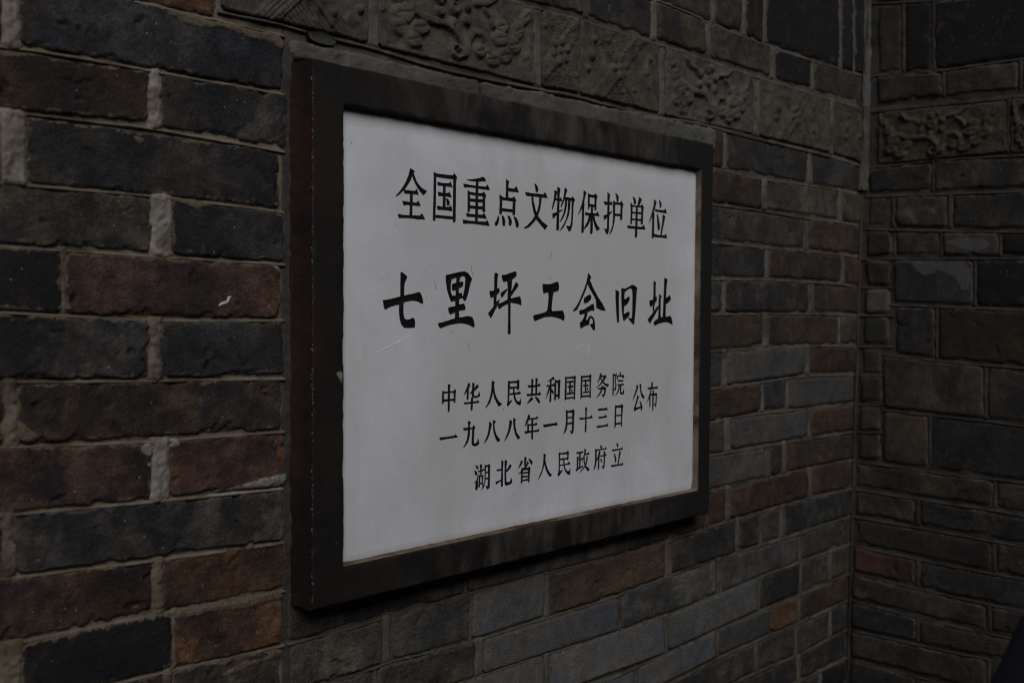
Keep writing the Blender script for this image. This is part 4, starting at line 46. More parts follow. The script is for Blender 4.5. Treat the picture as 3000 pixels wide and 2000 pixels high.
GL = [[1,[[8537,16800,8598,16770,8580,16744,8555,16706,8524,16643,8481,16585,8439,16532,8390,16490,8334,16447,8286,16422,8341,16475,8411,16557,8460,16626,8495,16695,8520,16762,8523,16793],[8544,16748,8580,16744,8609,16689,8638,16637,8674,16602,8733,16561,8806,16534,8751,16478,8689,16527,8638,16582,8595,16644,8562,16707],[8419,16522,8467,16515,8610,16517,8637,16548,8666,16479,8546,16481,8436,16474],[8528,16485,8568,16489,8564,16374,8559,16247,8561,16201,8522,16198,8526,16371],[8399,16374,8518,16367,8567,16366,8632,16368,8664,16397,8701,16334,8560,16336,8468,16333,8422,16323],[8325,16203,8412,16196,8518,16198,8691,16205,8727,16237,8777,16168,8662,16164,8518,16167,8398,16164,8344,16155]]],[1,[[8928,16801,8967,16777,8965,16573,8962,16405,8955,16237,8955,16167,8918,16160,8921,16290,8928,16514,8931,16653],[8934,16779,8997,16777,9102,16777,9266,16781,9291,16811,9332,16776,9336,16748,9325,16738,9179,16735,9065,16736,8952,16739],[9278,16753,9328,16753,9319,16689,9318,16490,9316,16319,9316,16188,9297,16161,9274,16163,9273,16373,9275,16600],[8948,16235,9068,16235,9277,16234,9278,16203,9144,16202,9053,16205,8948,16202],[8992,16670,9065,16663,9194,16668,9221,16696,9257,16628,9141,16631,9088,16633,9000,16627],[9096,16640,9133,16644,9134,16343,9090,16339,9093,16500],[9007,16543,9089,16533,9134,16534,9187,16542,9203,16561,9243,16491,9134,16498,9089,16498,9011,16492],[8988,16355,9090,16350,9135,16351,9204,16356,9232,16384,9259,16311,9135,16316,9067,16315,8996,16311],[9146,16471,9188,16451,9209,16425,9202,16390,9184,16375,9165,16382,9158,16421]]],[1,[[9516,16751,9607,16761,9695,16778,9776,16798,9823,16816,9858,16803,9880,16767,9809,16757,9696,16746,9608,16742],[9459,16691,9568,16683,9688,16683,9809,16682,9883,16686,9911,16719,9956,16651,9850,16651,9729,16654,9608,16658,9474,16647],[9694,16753,9738,16757,9731,16582,9730,16408,9724,16198,9682,16195,9688,16462],[9541,16609,9577,16589,9578,16454,9580,16344,9559,16318,9539,16319,9542,16451],[9541,16592,9689,16584,9818,16592,9844,16618,9884,16566,9868,16541,9810,16554,9689,16552,9553,16564],[9826,16579,9880,16560,9864,16506,9865,16389,9871,16354,9841,16334,9820,16350,9823,16473],[9569,16500,9835,16506,9835,16469,9570,16465],[9570,16404,9836,16410,9836,16375,9570,16372],[9511,16299,9611,16292,9731,16294,9824,16298,9849,16324,9899,16256,9813,16256,9651,16260,9527,16255],[9454,16208,9571,16199,9732,16200,9878,16205,9913,16231,9953,16160,9813,16163,9651,16169,9548,16166,9462,16155]]],[1,[[10279,16829,10335,16801,10320,16764,10319,16698,10318,16572,10275,16569,10279,16694],[10315,16707,10448,16708,10483,16750,10531,16671,10315,16668],[10151,16603,10201,16580,10197,16479,10194,16342,10169,16329,10148,16336,10155,16476],[10154,16582,10235,16568,10410,16574,10436,16603,10484,16547,10463,16527,10406,16534,10193,16535],[10419,16556,10465,16536,10461,16439,10460,16349,10434,16336,10412,16345,10416,16466],[10189,16414,10418,16415,10418,16381,10190,16378],[10127,16313,10140,16273,10129,16213,10099,16169,10065,16170,10059,16202,10098,16246],[10199,16324,10237,16297,10263,16239,10255,16182,10234,16173,10211,16188,10208,16253],[10314,16320,10344,16319,10381,16277,10394,16236,10379,16193,10362,16184,10342,16196,10336,16262],[10436,16323,10487,16302,10522,16256,10537,16215,10527,16178,10510,16163,10483,16187,10465,16252]]],[1,[[10862,16826,10909,16799,10937,16765,10937,16728,10915,16701,10890,16711,10880,16766],[10668,16683,10793,16675,10938,16679,11057,16679,11088,16716,11140,16640,11011,16638,10847,16640,10713,16635,10684,16642],[10970,16644,11016,16642,11003,16554,10976,16447,10932,16357,10860,16272,10762,16198,10682,16166,10642,16167,10717,16208,10806,16281,10877,16360,10931,16437,10962,16539],[10798,16639,10834,16639,10844,16560,10895,16422,10950,16346,11033,16284,11145,16232,11090,16172,10988,16250,10905,16312,10850,16407,10812,16527]]],[1,[[11298,16766,11350,16751,11327,16655,11291,16564,11247,16470,11243,16498,11263,16562,11290,16652],[11290,16646,11413,16646,11437,16670,11471,16619,11394,16615,11285,16623],[11359,16821,11421,16795,11405,16712,11402,16573,11397,16383,11397,16194,11361,16178,11344,16187,11349,16380,11362,16570],[11253,16414,11358,16447,11472,16499,11477,16490,11396,16443,11340,16404,11270,16349,11257,16367],[11524,16826,11576,16793,11551,16731,11518,16645,11481,16579,11438,16519,11443,16557,11485,16630,11508,16708],[11513,16683,11683,16678,11704,16707,11757,16655,11732,16631,11683,16643,11509,16648],[11688,16659,11732,16650,11719,16534,11711,16405,11702,16289,11669,16204,11628,16179,11596,16212,11563,16258,11620,16251,11658,16264,11677,16339,11685,16499],[11538,16650,11581,16650,11568,16548,11540,16457,11483,16364,11417,16299,11445,16349,11501,16441,11529,16545],[11605,16652,11652,16653,11645,16541,11618,16424,11561,16325,11494,16231,11414,16173,11484,16250,11551,16343,11593,16460,11601,16557]]],[1,[[11963,16820,12019,16793,11989,16722,11965,16643,11922,16549,11833,16439,11872,16513,11921,16613,11954,16719],[11926,16601,11975,16637,11967,16513,11964,16319,11964,16195,11936,16171,11913,16183,11924,16381],[12064,16792,12100,16771,12100,16614,12088,16548,12067,16540,12064,16650],[12064,16774,12141,16766,12212,16770,12240,16797,12292,16749,12269,16729,12223,16732,12095,16734],[12221,16738,12269,16736,12260,16653,12261,16555,12241,16537,12220,16545],[12071,16622,12225,16619,12225,16590,12072,16589],[12138,16598,12179,16601,12176,16398,12177,16201,12154,16173,12120,16175,12128,16362],[11992,16489,12124,16482,12262,16490,12293,16525,12338,16456,12186,16461,12003,16448],[12089,16457,12130,16450,12120,16381,12066,16299,11971,16227,11987,16268,12060,16357],[12181,16457,12211,16456,12238,16376,12285,16313,12350,16266,12281,16226,12229,16296,12192,16379]]],[1,[[12534,16839,12595,16812,12583,16745,12580,16558,12573,16358,12569,16231,12533,16186,12506,16201,12460,16271,12510,16261,12531,16282,12534,16488,12536,16688],[12447,16691,12536,16688,12605,16690,12626,16708,12659,16657,12537,16651,12463,16642],[12444,16472,12528,16495,12653,16560,12623,16521,12539,16469,12466,16407,12450,16429],[12731,16847,12785,16822,12813,16777,12797,16715,12771,16706,12759,16759],[12674,16722,12728,16700,12846,16699,12879,16732,12932,16685,12907,16656,12847,16672,12723,16669],[12868,16680,12928,16678,12908,16616,12905,16454,12867,16424,12856,16443],[12709,16519,12871,16525,12866,16495,12709,16491],[12674,16712,12722,16689,12720,16515,12716,16421,12685,16311,12638,16228,12586,16180,12617,16240,12663,16330,12678,16432,12676,16565]]],[1,[[13175,16833,13231,16804,13266,16752,13244,16710,13216,16707,13198,16768],[13349,16838,13412,16795,13379,16741,13335,16689,13301,16686,13322,16757],[13119,16726,13171,16697,13166,16533,13159,16402,13132,16381,13120,16400,13129,16564],[13121,16703,13188,16688,13391,16693,13422,16727,13474,16669,13449,16649,13392,16673,13166,16666],[13408,16695,13466,16671,13450,16587,13447,16414,13419,16391,13396,16411,13405,16549],[13156,16580,13416,16588,13416,16565,13157,16561],[13158,16474,13418,16478,13418,16454,13158,16454],[13267,16684,13306,16687,13304,16474,13297,16198,13266,16172,13241,16185,13255,16402],[13040,16355,13194,16350,13431,16354,13476,16394,13518,16321,13307,16319,13050,16317]]],[1,[[13751,16826,13813,16796,13779,16702,13739,16615,13682,16527,13616,16435,13648,16511,13704,16626,13743,16741],[13705,16571,13757,16616,13752,16434,13752,16216,13723,16187,13697,16199,13702,16395],[13883,16837,13937,16799,13959,16758,13933,16703,13909,16712,13902,16775],[13774,16668,13880,16662,14035,16668,14065,16704,14105,16627,13940,16633,13786,16638],[13828,16590,13852,16588,13889,16492,13917,16395,13904,16338,13874,16325,13856,16370,13842,16489],[13992,16598,14061,16564,14027,16466,13993,16357,13965,16249,13935,16247,13957,16355,13985,16477],[13761,16259,13888,16248,14055,16251,14081,16284,14122,16212,13948,16216,13770,16216]]],[2,[[8087,15110,8159,15116,8262,15136,8367,15159,8472,15180,8579,15198,8673,15220,8702,15214,8732,15164,8752,15098,8739,15067,8695,15086,8637,15105,8565,15110,8494,15101,8409,15081,8339,15055,8276,15047,8207,15028,8125,14990,8101,15032],[8373,15467,8397,15470,8480,15418,8465,15379,8440,15335,8431,15286,8429,15177,8420,15051,8417,14958,8431,14887,8467,14862,8523,14868,8581,14892,8606,14870,8616,14810,8610,14763,8524,14758,8439,14761,8389,14800,8361,14871,8348,14969,8350,15061,8370,15176,8370,15306]]],[2,[[9148,15453,9201,15463,9240,15459,9248,15393,9233,15325,9233,15256,9249,15200,9272,15177,9326,15178,9319,15118,9242,15100,9210,15165,9172,15255,9147,15380],[9148,15453,9286,15480,9402,15504,9489,15512,9552,15494,9629,15415,9601,15379,9513,15389,9489,15449,9442,15450,9395,15420,9325,15424,9263,15405,9217,15387,9148,15408],[9505,15423,9625,15413,9593,15344,9562,15239,9523,15140,9499,15114,9467,15128,9455,15162,9475,15226,9494,15302],[9340,15459,9407,15443,9388,15357,9380,15236,9385,15156,9389,15070,9386,14983,9391,14869,9316,14869,9323,15012,9319,15126,9330,15241,9337,15356],[9260,15337,9325,15353,9395,15363,9442,15378,9464,15364,9458,15318,9419,15294,9372,15282,9326,15255,9279,15250,9256,15268],[9249,15180,9326,15184,9381,15213,9435,15226,9455,15157,9404,15142,9327,15121,9242,15100],[9192,15020,9250,15034,9319,15041,9405,15067,9484,15076,9508,15024,9496,14993,9405,14984,9320,14957,9223,14932,9200,14966],[9011,14813,9174,14846,9313,14880,9390,14889,9485,14900,9564,14909,9636,14894,9665,14839,9679,14786,9669,14754,9605,14781,9509,14805,9407,14817,9313,14806,9190,14789,9053,14748,9022,14779]]],[2,[[10062,15509,10100,15511,10133,15487,10117,15451,10109,15344,10102,15224,10096,15117,10095,15087,10044,15063,10045,15194,10055,15313,10056,15461],[9961,15258,10043,15262,10093,15281,10141,15304,10162,15273,10152,15237,10110,15210,10048,15182,9985,15160,9968,15211],[10162,15149,10145,15100,10103,15034,10062,14980,10025,14921,9988,14879,9937,14947,9987,14992,10036,15039,10094,15105],[10199,15486,10269,15488,10355,15512,10467,15544,10498,15528,10498,15492,10477,15464,10408,15429,10313,15402,10236,15388,10210,15430],[10287,15420,10408,15429,10400,15320,10388,15229,10384,15138,10381,15048,10378,14866,10386,14673,10362,14652,10328,14664,10335,14866,10333,15047,10319,15137,10327,15288,10313,15390],[10178,15229,10254,15269,10314,15300,10316,15282,10271,15233,10208,15163,10187,15196],[10486,15388,10512,15386,10541,15347,10496,15297,10444,15248,10392,15193,10383,15247,10435,15314],[10128,15082,10213,15100,10324,15144,10393,15159,10497,15179,10576,15190,10598,15128,10602,15064,10524,15085,10436,15096,10376,15099,10307,15077,10222,15047,10154,15004,10133,15040]]],[2,[[11047,15379,11126,15375,11219,15380,11294,15398,11370,15421,11394,15409,11412,15340,11400,15289,11296,15262,11183,15254,11127,15256,11072,15236,11053,15302],[11174,15266,11291,15268,11268,15180,11255,15085,11247,15015,11261,14978,11140,14965,11162,15021,11175,15116,11184,15191],[10853,14918,10992,14943,11093,14962,11149,14984,11261,14981,11394,14988,11499,14990,11524,14953,11541,14889,11525,14839,11443,14870,11338,14892,11224,14902,11112,14899,10993,14868,10883,14834,10860,14877]]],[2,[[12085,15573,12154,15509,12129,15472,12123,15439,12057,15386,12033,15320,11978,15234,11919,15149,11880,15077,11831,15012,11782,14989,11723,14986,11801,15051,11870,15129,11938,15240,11997,15339,12046,15438],[12057,15412,12138,15443,12190,15362,12253,15284,12326,15199,12421,15114,12513,14998,12413,14998,12339,15021,12287,15034,12278,15093,12275,15153,12233,15211,12171,15276,12108,15347],[11984,15179,12039,15209,12110,15241,12151,15227,12159,15184,12131,15151,12061,15114,11985,15104],[11881,14996,11981,15009,12082,15052,12209,15104,12230,15060,12236,14994,12144,14994,12073,14967,11992,14947,11892,14928,11882,14960],[12012,14993,12073,14987,12063,14921,12034,14856,12074,14849,12104,14895,12155,14916,12207,14895,12243,14842,12255,14763,12251,14684,12209,14697,12157,14750,12131,14783,12198,14790,12207,14829,12186,14875,12145,14882,12125,14856,12111,14777,12025,14764,11915,14720,11889,14804,11943,14837,11993,14895]]],[2,[[12753,15323,12844,15298,12840,15132,12851,14833,12831,14800,12804,14813,12780,14962,12761,15165],[12910,15360,12965,15344,12988,15297,12979,15167,12976,15031,12971,14942,13027,14894,12979,14830,12951,14860,12927,14962,12908,15132,12902,15302],[12921,15343,13009,15348,13120,15388,13175,15410,13254,15401,13317,15364,13300,15323,13255,15301,13188,15327,13142,15361,13076,15339,12999,15297,12933,15289],[13182,15348,13311,15350,13296,15240,13282,15067,13262,14894,13241,14770,13185,14798,13117,14846,13083,14887,13128,14877,13178,14870,13193,14997,13195,15204],[12968,15174,13034,15192,13105,15229,13120,15203,13112,15162,13057,15100,12970,15061,12925,15098],[12961,14935,13037,14963,13104,14985,13123,14956,13116,14922,13039,14867,12979,14833,12951,14874]]],[2,[[13765,15496,13824,15462,13814,15388,13816,15282,13812,15155,13784,15070,13779,15000,13738,14992,13744,15105,13757,15246,13758,15422],[13647,15160,13752,15183,13799,15218,13846,15235,13853,15198,13842,15155,13766,15105,13673,15059,13654,15104],[13902,15085,13897,15043,13816,14943,13746,14873,13677,14785,13600,14848,13675,14908,13768,14985,13849,15056],[13919,15277,13989,15239,13960,15199,13962,15071,13958,14943,13972,14879,13894,14858,13903,15035,13906,15177],[14050,15548,14147,15527,14130,15466,14114,15323,14111,15144,14102,15001,14104,14908,14116,14879,14020,14872,14034,15072,14043,15250,14052,15428],[14062,15186,14146,15223,14213,15265,14251,15206,14233,15174,14148,15123,14064,15093,14039,15143],[13771,14809,13841,14851,13971,14886,14116,14897,14238,14911,14269,14886,14295,14821,14308,14763,14215,14793,14130,14811,14009,14801,13890,14780,13795,14749,13771,14788]]],[3,[[9198,14002,9239,13989,9229,13949,9226,13806,9223,13645,9195,13621,9194,13808,9196,13950],[9094,13923,9118,13903,9120,13812,9117,13755,9096,13742,9090,13757,9092,13842],[9094,13907,9195,13899,9295,13902,9320,13930,9343,13894,9330,13880,9225,13887,9118,13883],[9299,13891,9334,13886,9328,13829,9327,13757,9308,13742,9300,13755,9302,13830],[9115,13801,9203,13797,9303,13801,9304,13777,9218,13777,9119,13773]]],[3,[[9570,14004,9604,13977,9582,13931,9547,13892,9480,13836,9507,13882,9546,13944],[9543,13915,9574,13931,9571,13844,9570,13786,9552,13769,9540,13779],[9646,14001,9687,13981,9676,13926,9671,13862,9676,13815,9724,13812,9757,13828,9771,13877,9789,13820,9781,13806,9724,13791,9660,13795,9635,13817,9639,13899],[9739,13969,9766,13942,9699,13896,9643,13863,9587,13854,9643,13893,9699,13937],[9488,13738,9572,13736,9660,13739,9725,13739,9753,13757,9775,13721,9701,13719,9572,13717,9496,13716],[9619,13797,9658,13792,9652,13734,9645,13629,9617,13620,9620,13695]]],[3,[[10018,14007,10070,13996,10058,13937,10045,13878,10021,13789,9988,13714,9930,13658,9889,13630,9930,13682,9979,13762,10004,13844,10016,13939],[10045,13937,10066,13912,10075,13840,10114,13760,10156,13713,10220,13671,10157,13644,10106,13707,10063,13781,10044,13854]]],[3,[[10342,13996,10385,13981,10525,13984,10547,14003,10574,13973,10552,13959,10386,13960,10342,13965],[10342,13993,10377,13970,10369,13861,10362,13740,10362,13694,10431,13725,10405,13689,10341,13633,10319,13658,10336,13711,10339,13832],[10525,13969,10569,13967,10566,13869,10539,13853,10526,13865],[10365,13905,10528,13903,10528,13883,10365,13881],[10361,13814,10457,13812,10544,13818,10578,13832,10606,13802,10571,13795,10361,13793],[10443,13875,10469,13874,10470,13819,10488,13757,10510,13713,10545,13686,10581,13690,10602,13732,10606,13646,10581,13636,10546,13646,10502,13677,10466,13734,10448,13796]]],[3,[[10826,14003,10866,13990,10856,13916,10853,13774,10823,13769,10825,13899],[10914,14007,10956,13998,10947,13931,10941,13775,10912,13773,10913,13914],[10752,13909,10829,13905,10966,13908,10993,13929,11019,13890,10966,13886,10762,13878],[10729,13785,10839,13782,10976,13782,11004,13803,11033,13761,11004,13758,10731,13756],[10829,13741,10867,13707,10813,13676,10728,13641,10777,13691],[10899,13737,10949,13725,10996,13684,11010,13652,10994,13633,10959,13662]]],[3,[[11300,14012,11327,13976,11263,13963,11164,13949,11234,13974],[11146,13893,11216,13890,11282,13896,11306,13915,11339,13874,11254,13872,11151,13871],[11225,13962,11258,13964,11255,13802,11252,13644,11229,13633,11219,13646,11227,13804],[11203,13868,11231,13860,11203,13792,11136,13690,11162,13757],[11245,13841,11293,13807,11310,13780,11293,13751,11265,13789],[11334,13967,11362,13949,11359,13797,11356,13670,11332,13658,11323,13671,11326,13830],[11329,13957,11415,13947,11434,13965,11461,13938,11444,13920,11348,13925],[11405,13941,11455,13932,11445,13824,11442,13690,11413,13669,11404,13686],[11350,13743,11417,13743,11418,13714,11351,13714]]],[3,[[11568,14003,11598,13987,11595,13784,11592,13669,11558,13638,11559,13786],[11569,13991,11656,13991,11764,13995,11786,14013,11811,13987,11799,13968,11598,13972],[11770,13976,11804,13975,11797,13774,11793,13650,11769,13634,11768,13840],[11587,13683,11776,13687,11776,13668,11587,13662],[11599,13927,11721,13932,11743,13945,11761,13909,11604,13909],[11614,13854,11717,13857,11741,13871,11752,13834,11624,13833],[11601,13749,11728,13751,11748,13767,11768,13735,11616,13725],[11662,13916,11692,13918,11689,13737,11659,13736],[11703,13817,11732,13790,11733,13764,11713,13765]]],[3,[[11934,14005,11962,13988,11958,13798,11956,13667,11923,13642,11926,13800],[11934,13995,12035,13991,12131,13997,12157,14016,12181,13988,12167,13972,11964,13968],[12137,13983,12173,13979,12164,13820,12167,13655,12139,13642,12139,13822],[11948,13693,12146,13691,12146,13670,11948,13671],[11970,13932,12086,13931,12117,13947,12132,13911,11975,13910],[11981,13856,12077,13854,12099,13867,12116,13836,11986,13836],[11975,13745,12089,13749,12117,13764,12128,13733,11977,13730],[12027,13926,12056,13924,12056,13734,12026,13735],[12072,13820,12103,13791,12101,13768,12078,13779]]],[3,[[12395,14023,12432,13998,12391,13936,12324,13859,12364,13944],[12390,13973,12500,13978,12519,13989,12548,13963,12522,13937,12480,13959,12385,13956],[12495,13972,12543,13956,12481,13892,12408,13842,12288,13794,12387,13850,12449,13907],[12391,13943,12412,13942,12460,13886,12523,13850,12614,13835,12577,13797,12502,13837,12439,13880],[12335,13789,12450,13790,12503,13804,12540,13782,12535,13762,12346,13772],[12498,13791,12540,13782,12531,13722,12505,13663,12474,13643,12429,13686,12473,13678,12494,13710],[12434,13824,12466,13816,12451,13766,12420,13714,12358,13664,12296,13636,12368,13697,12414,13755]]],[3,[[12708,14003,12735,13985,12732,13826,12729,13664,12702,13652,12705,13828],[12714,13996,12778,13987,12795,14001,12817,13982,12768,13964,12725,13972],[12779,13980,12811,13979,12774,13899,12797,13823,12793,13762,12766,13726,12739,13751,12765,13770,12776,13817,12753,13893],[12876,14027,12915,13995,12915,13961,12890,13965],[12822,13965,12953,13963,12975,13975,13000,13937,12971,13917,12948,13942,12839,13949,12823,13890,12807,13897],[12840,13889,12949,13888,12971,13893,12975,13868,12840,13867],[12819,13822,12950,13826,12972,13841,12991,13806,12825,13808],[12857,13813,12884,13812,12875,13744,12843,13692,12767,13645,12826,13706,12853,13759],[12895,13812,12923,13810,12922,13715,12930,13687,12963,13682,12984,13746,13000,13690,12986,13663,12936,13656,12897,13675,12893,13743]]],[3,[[13331,13799,13373,13764,13338,13693,13283,13612,13222,13540,13254,13614,13309,13715],[13404,13811,13448,13792,13446,13715,13470,13651,13546,13584,13506,13554,13454,13610,13424,13688],[13350,13629,13391,13596,13358,13532,13303,13424,13428,13429,13474,13416,13331,13390,13269,13367,13257,13419,13291,13466,13329,13554],[13409,13530,13456,13491,13489,13426,13469,13357,13452,13365,13439,13436]]],[3,[[13729,13817,13770,13808,13754,13728,13719,13736],[13623,13733,13766,13731,13866,13733,13886,13751,13909,13706,13837,13706,13631,13706],[13713,13730,13742,13721,13709,13638,13663,13549,13606,13482,13640,13550,13685,13639],[13674,13605,13703,13610,13701,13419,13677,13407],[13685,13625,13839,13624,13868,13633,13889,13607,13875,13593,13697,13605],[13851,13609,13887,13607,13874,13522,13866,13423,13837,13402,13794,13459,13842,13449,13849,13524],[13764,13685,13800,13669,13791,13527,13784,13364,13758,13341,13755,13529]]],[4,[[9049,13299,9167,13295,9314,13300,9334,13319,9377,13274,9283,13276,9167,13271,9053,13264]]],[4,[[9564,13478,9614,13467,9610,13444,9594,13422,9602,13363,9595,13276,9571,13202,9520,13148,9468,13116,9512,13166,9551,13233,9563,13308,9570,13424],[9477,13391,9558,13387,9622,13383,9650,13385,9672,13417,9703,13381,9687,13362,9606,13369,9487,13357],[9650,13382,9687,13380,9679,13298,9672,13204,9676,13163,9704,13157,9741,13175,9754,13233,9778,13160,9753,13135,9697,13127,9652,13142,9636,13172,9643,13272]]],[4,[[9974,13441,10021,13407,9995,13332,9967,13244,9926,13188,9870,13143,9909,13208,9950,13287,9966,13370],[10045,13456,10097,13437,10083,13415,10066,13398,10079,13325,10109,13250,10191,13162,10135,13146,10093,13210,10058,13291,10045,13375]]],[4,[[10377,13441,10427,13410,10404,13329,10366,13241,10323,13184,10268,13142,10306,13198,10348,13279,10369,13363],[10453,13459,10499,13438,10486,13403,10496,13322,10523,13241,10596,13164,10546,13147,10497,13218,10465,13300,10453,13387]]],[4,[[10765,13490,10804,13463,10780,13418,10749,13371,10689,13315,10713,13380,10748,13439],[10762,13429,10925,13428,10947,13451,10973,13414,10939,13412,10753,13411],[10749,13346,10903,13337,10933,13363,10956,13323,10908,13320,10753,13328],[10742,13359,10779,13341,10774,13248,10745,13244],[10683,13249,10799,13246,10959,13246,10975,13267,11000,13230,10973,13224,10800,13224,10701,13214],[10834,13408,10868,13409,10864,13300,10862,13132,10844,13115,10832,13128,10833,13271]]],[4,[[11084,13313,11213,13314,11346,13317,11372,13334,11405,13283,11308,13288,11186,13281,11097,13277]]],[4,[[11589,13498,11628,13479,11627,13370,11624,13280,11607,13203,11578,13167,11532,13132,11554,13175,11582,13244,11594,13340],[11589,13485,11643,13480,11736,13484,11756,13502,11786,13469,11771,13454,11628,13457],[11736,13472,11783,13463,11774,13359,11772,13229,11760,13152,11726,13121,11681,13178,11725,13168,11734,13232,11736,13362],[11620,13386,11742,13387,11742,13368,11620,13370],[11621,13298,11743,13303,11744,13280,11621,13278]]],[4,[[12036,13505,12061,13507,12082,13489,12070,13437,12069,13272,12066,13140,12036,13120,12033,13143,12043,13340,12042,13439],[11900,13357,12043,13348,12155,13352,12184,13381,12217,13333,12125,13335,11912,13330]]],[4,[[12348,13466,12518,13462,12552,13480,12585,13435,12455,13438,12351,13435],[12362,13338,12509,13340,12539,13362,12568,13321,12520,13319,12373,13313],[12314,13199,12438,13198,12554,13202,12577,13224,12604,13179,12459,13176,12333,13172]]],[4,[[12769,13497,12802,13483,12794,13286,12791,13164,12761,13132,12764,13322],[12770,13485,12917,13486,12941,13508,12983,13466,12961,13449,12786,13460],[12928,13468,12972,13458,12955,13309,12949,13145,12928,13136,12929,13276],[12786,13338,12938,13337,12938,13317,12786,13322],[12788,13210,12940,13211,12940,13188,12788,13188]]],[5,[[9711,12862,9755,12840,9770,12817,9752,12796,9727,12828],[9692,12790,9740,12759,9744,12737,9720,12714,9703,12742],[9760,12739,9769,12723,9753,12666,9758,12547,9737,12515,9709,12523,9713,12582,9720,12616,9685,12635,9724,12636,9744,12678],[9796,12865,9833,12852,9826,12776,9826,12699,9806,12701,9805,12778],[9760,12774,9830,12781,9871,12798,9883,12773,9838,12766,9772,12757],[9777,12719,9801,12701,9798,12631,9794,12554,9770,12548,9775,12633],[9777,12710,9838,12703,9851,12715,9871,12697,9843,12688,9793,12692],[9834,12698,9859,12692,9851,12625,9849,12565,9835,12567],[9792,12608,9843,12605,9843,12590,9792,12593],[9885,12847,9912,12826,9906,12737,9901,12619,9877,12550,9825,12496,9848,12548,9884,12603,9892,12709],[9885,12841,9953,12835,9966,12853,9999,12823,9983,12807,9904,12821],[9953,12822,9991,12818,9986,12699,9987,12531,9947,12495,9907,12549,9951,12544,9957,12672],[9904,12744,9962,12746,9962,12730,9904,12730],[9903,12665,9963,12658,9963,12641,9903,12648]]],[5,[[10216,12873,10255,12863,10245,12730,10245,12512,10210,12502,10216,12673],[10122,12757,10224,12754,10224,12736,10130,12734],[10106,12584,10174,12593,10221,12609,10221,12591,10166,12573,10113,12547],[10283,12873,10333,12855,10316,12784,10310,12663,10315,12565,10337,12550,10381,12548,10406,12572,10412,12618,10435,12548,10416,12525,10329,12509,10294,12521,10284,12556,10282,12726],[10391,12807,10420,12773,10362,12724,10312,12699,10312,12723,10353,12755]]],[5,[[10691,12874,10704,12879,10729,12861,10723,12803,10696,12750,10683,12764,10688,12819],[10624,12839,10655,12813,10616,12764,10550,12719,10585,12768],[10774,12844,10794,12844,10854,12796,10857,12770,10840,12747,10813,12781],[10758,12808,10783,12787,10741,12739,10670,12684,10608,12654,10557,12640,10617,12678,10687,12732],[10625,12726,10661,12710,10648,12625,10645,12511,10614,12499,10622,12597],[10627,12717,10696,12716,10777,12713,10791,12732,10814,12700,10796,12683,10643,12694],[10770,12705,10809,12694,10798,12608,10793,12506,10770,12496,10769,12611],[10643,12658,10778,12654,10778,12635,10644,12641],[10644,12604,10779,12597,10779,12581,10644,12587],[10644,12548,10779,12551,10779,12533,10645,12533]]],[5,[[11095,12878,11115,12881,11145,12864,11134,12824,11117,12731,11080,12640,11035,12563,10975,12510,11016,12571,11066,12654,11089,12740,11097,12815],[11125,12793,11135,12792,11154,12714,11192,12640,11240,12581,11288,12554,11241,12527,11193,12577,11145,12652,11116,12737]]],[5,[[11432,12871,11475,12857,11611,12859,11640,12877,11670,12845,11641,12832,11466,12839],[11432,12868,11461,12849,11460,12715,11454,12587,11529,12601,11498,12569,11436,12513,11410,12540,11430,12576,11438,12717],[11631,12846,11660,12840,11652,12747,11627,12735,11624,12762],[11452,12776,11632,12771,11632,12752,11452,12754],[11448,12684,11565,12681,11638,12686,11667,12713,11700,12672,11653,12669,11449,12671],[11535,12752,11559,12749,11565,12678,11585,12611,11634,12567,11673,12569,11700,12612,11698,12521,11674,12514,11635,12525,11585,12572,11550,12641]]],[5,[[11840,12839,11959,12831,11981,12850,12004,12823,11979,12812,11844,12812],[11908,12826,11939,12823,11931,12600,11906,12600],[11854,12769,11894,12755,11880,12671,11876,12580,11853,12573,11852,12674],[11925,12726,11970,12741,11985,12713,11925,12713],[11824,12579,11891,12595,12002,12619,11992,12600,11892,12572,11842,12544],[12029,12879,12070,12850,12045,12786,12010,12724,11971,12652,11990,12726,12025,12801],[12035,12797,12106,12794,12121,12815,12147,12780,12112,12774,12030,12781],[12081,12763,12107,12744,12098,12675,12063,12606,11992,12554,11917,12513,11982,12569,12042,12615,12072,12678],[12015,12756,12030,12755,12037,12668,12063,12606,12156,12542,12115,12518,12053,12581,12016,12657]]],[5,[[12402,12892,12455,12867,12453,12834,12432,12816,12421,12850],[12291,12836,12432,12826,12522,12831,12548,12852,12568,12813,12496,12818,12307,12814],[12286,12853,12322,12826,12319,12693,12310,12594,12285,12543,12249,12513,12269,12565,12288,12663],[12385,12807,12417,12784,12381,12720,12320,12646,12299,12641,12345,12710],[12366,12715,12392,12726,12388,12619,12384,12525,12358,12514,12354,12555],[12397,12731,12518,12727,12544,12745,12566,12715,12518,12713,12402,12717],[12496,12795,12533,12776,12527,12672,12521,12551,12495,12510,12441,12560,12489,12548,12498,12641],[12413,12687,12456,12659,12451,12619,12430,12628]]],[5,[[12814,12895,12855,12872,12863,12844,12845,12815,12828,12840],[12704,12794,12829,12792,12933,12793,12954,12815,12982,12786,12961,12773,12829,12775,12715,12770],[12748,12740,12787,12701,12809,12644,12812,12589,12788,12579,12771,12648],[12889,12758,12928,12735,12902,12655,12865,12536,12846,12538,12869,12638],[12675,12549,12811,12545,12948,12544,12973,12566,12995,12522,12855,12526,12703,12520]]]]
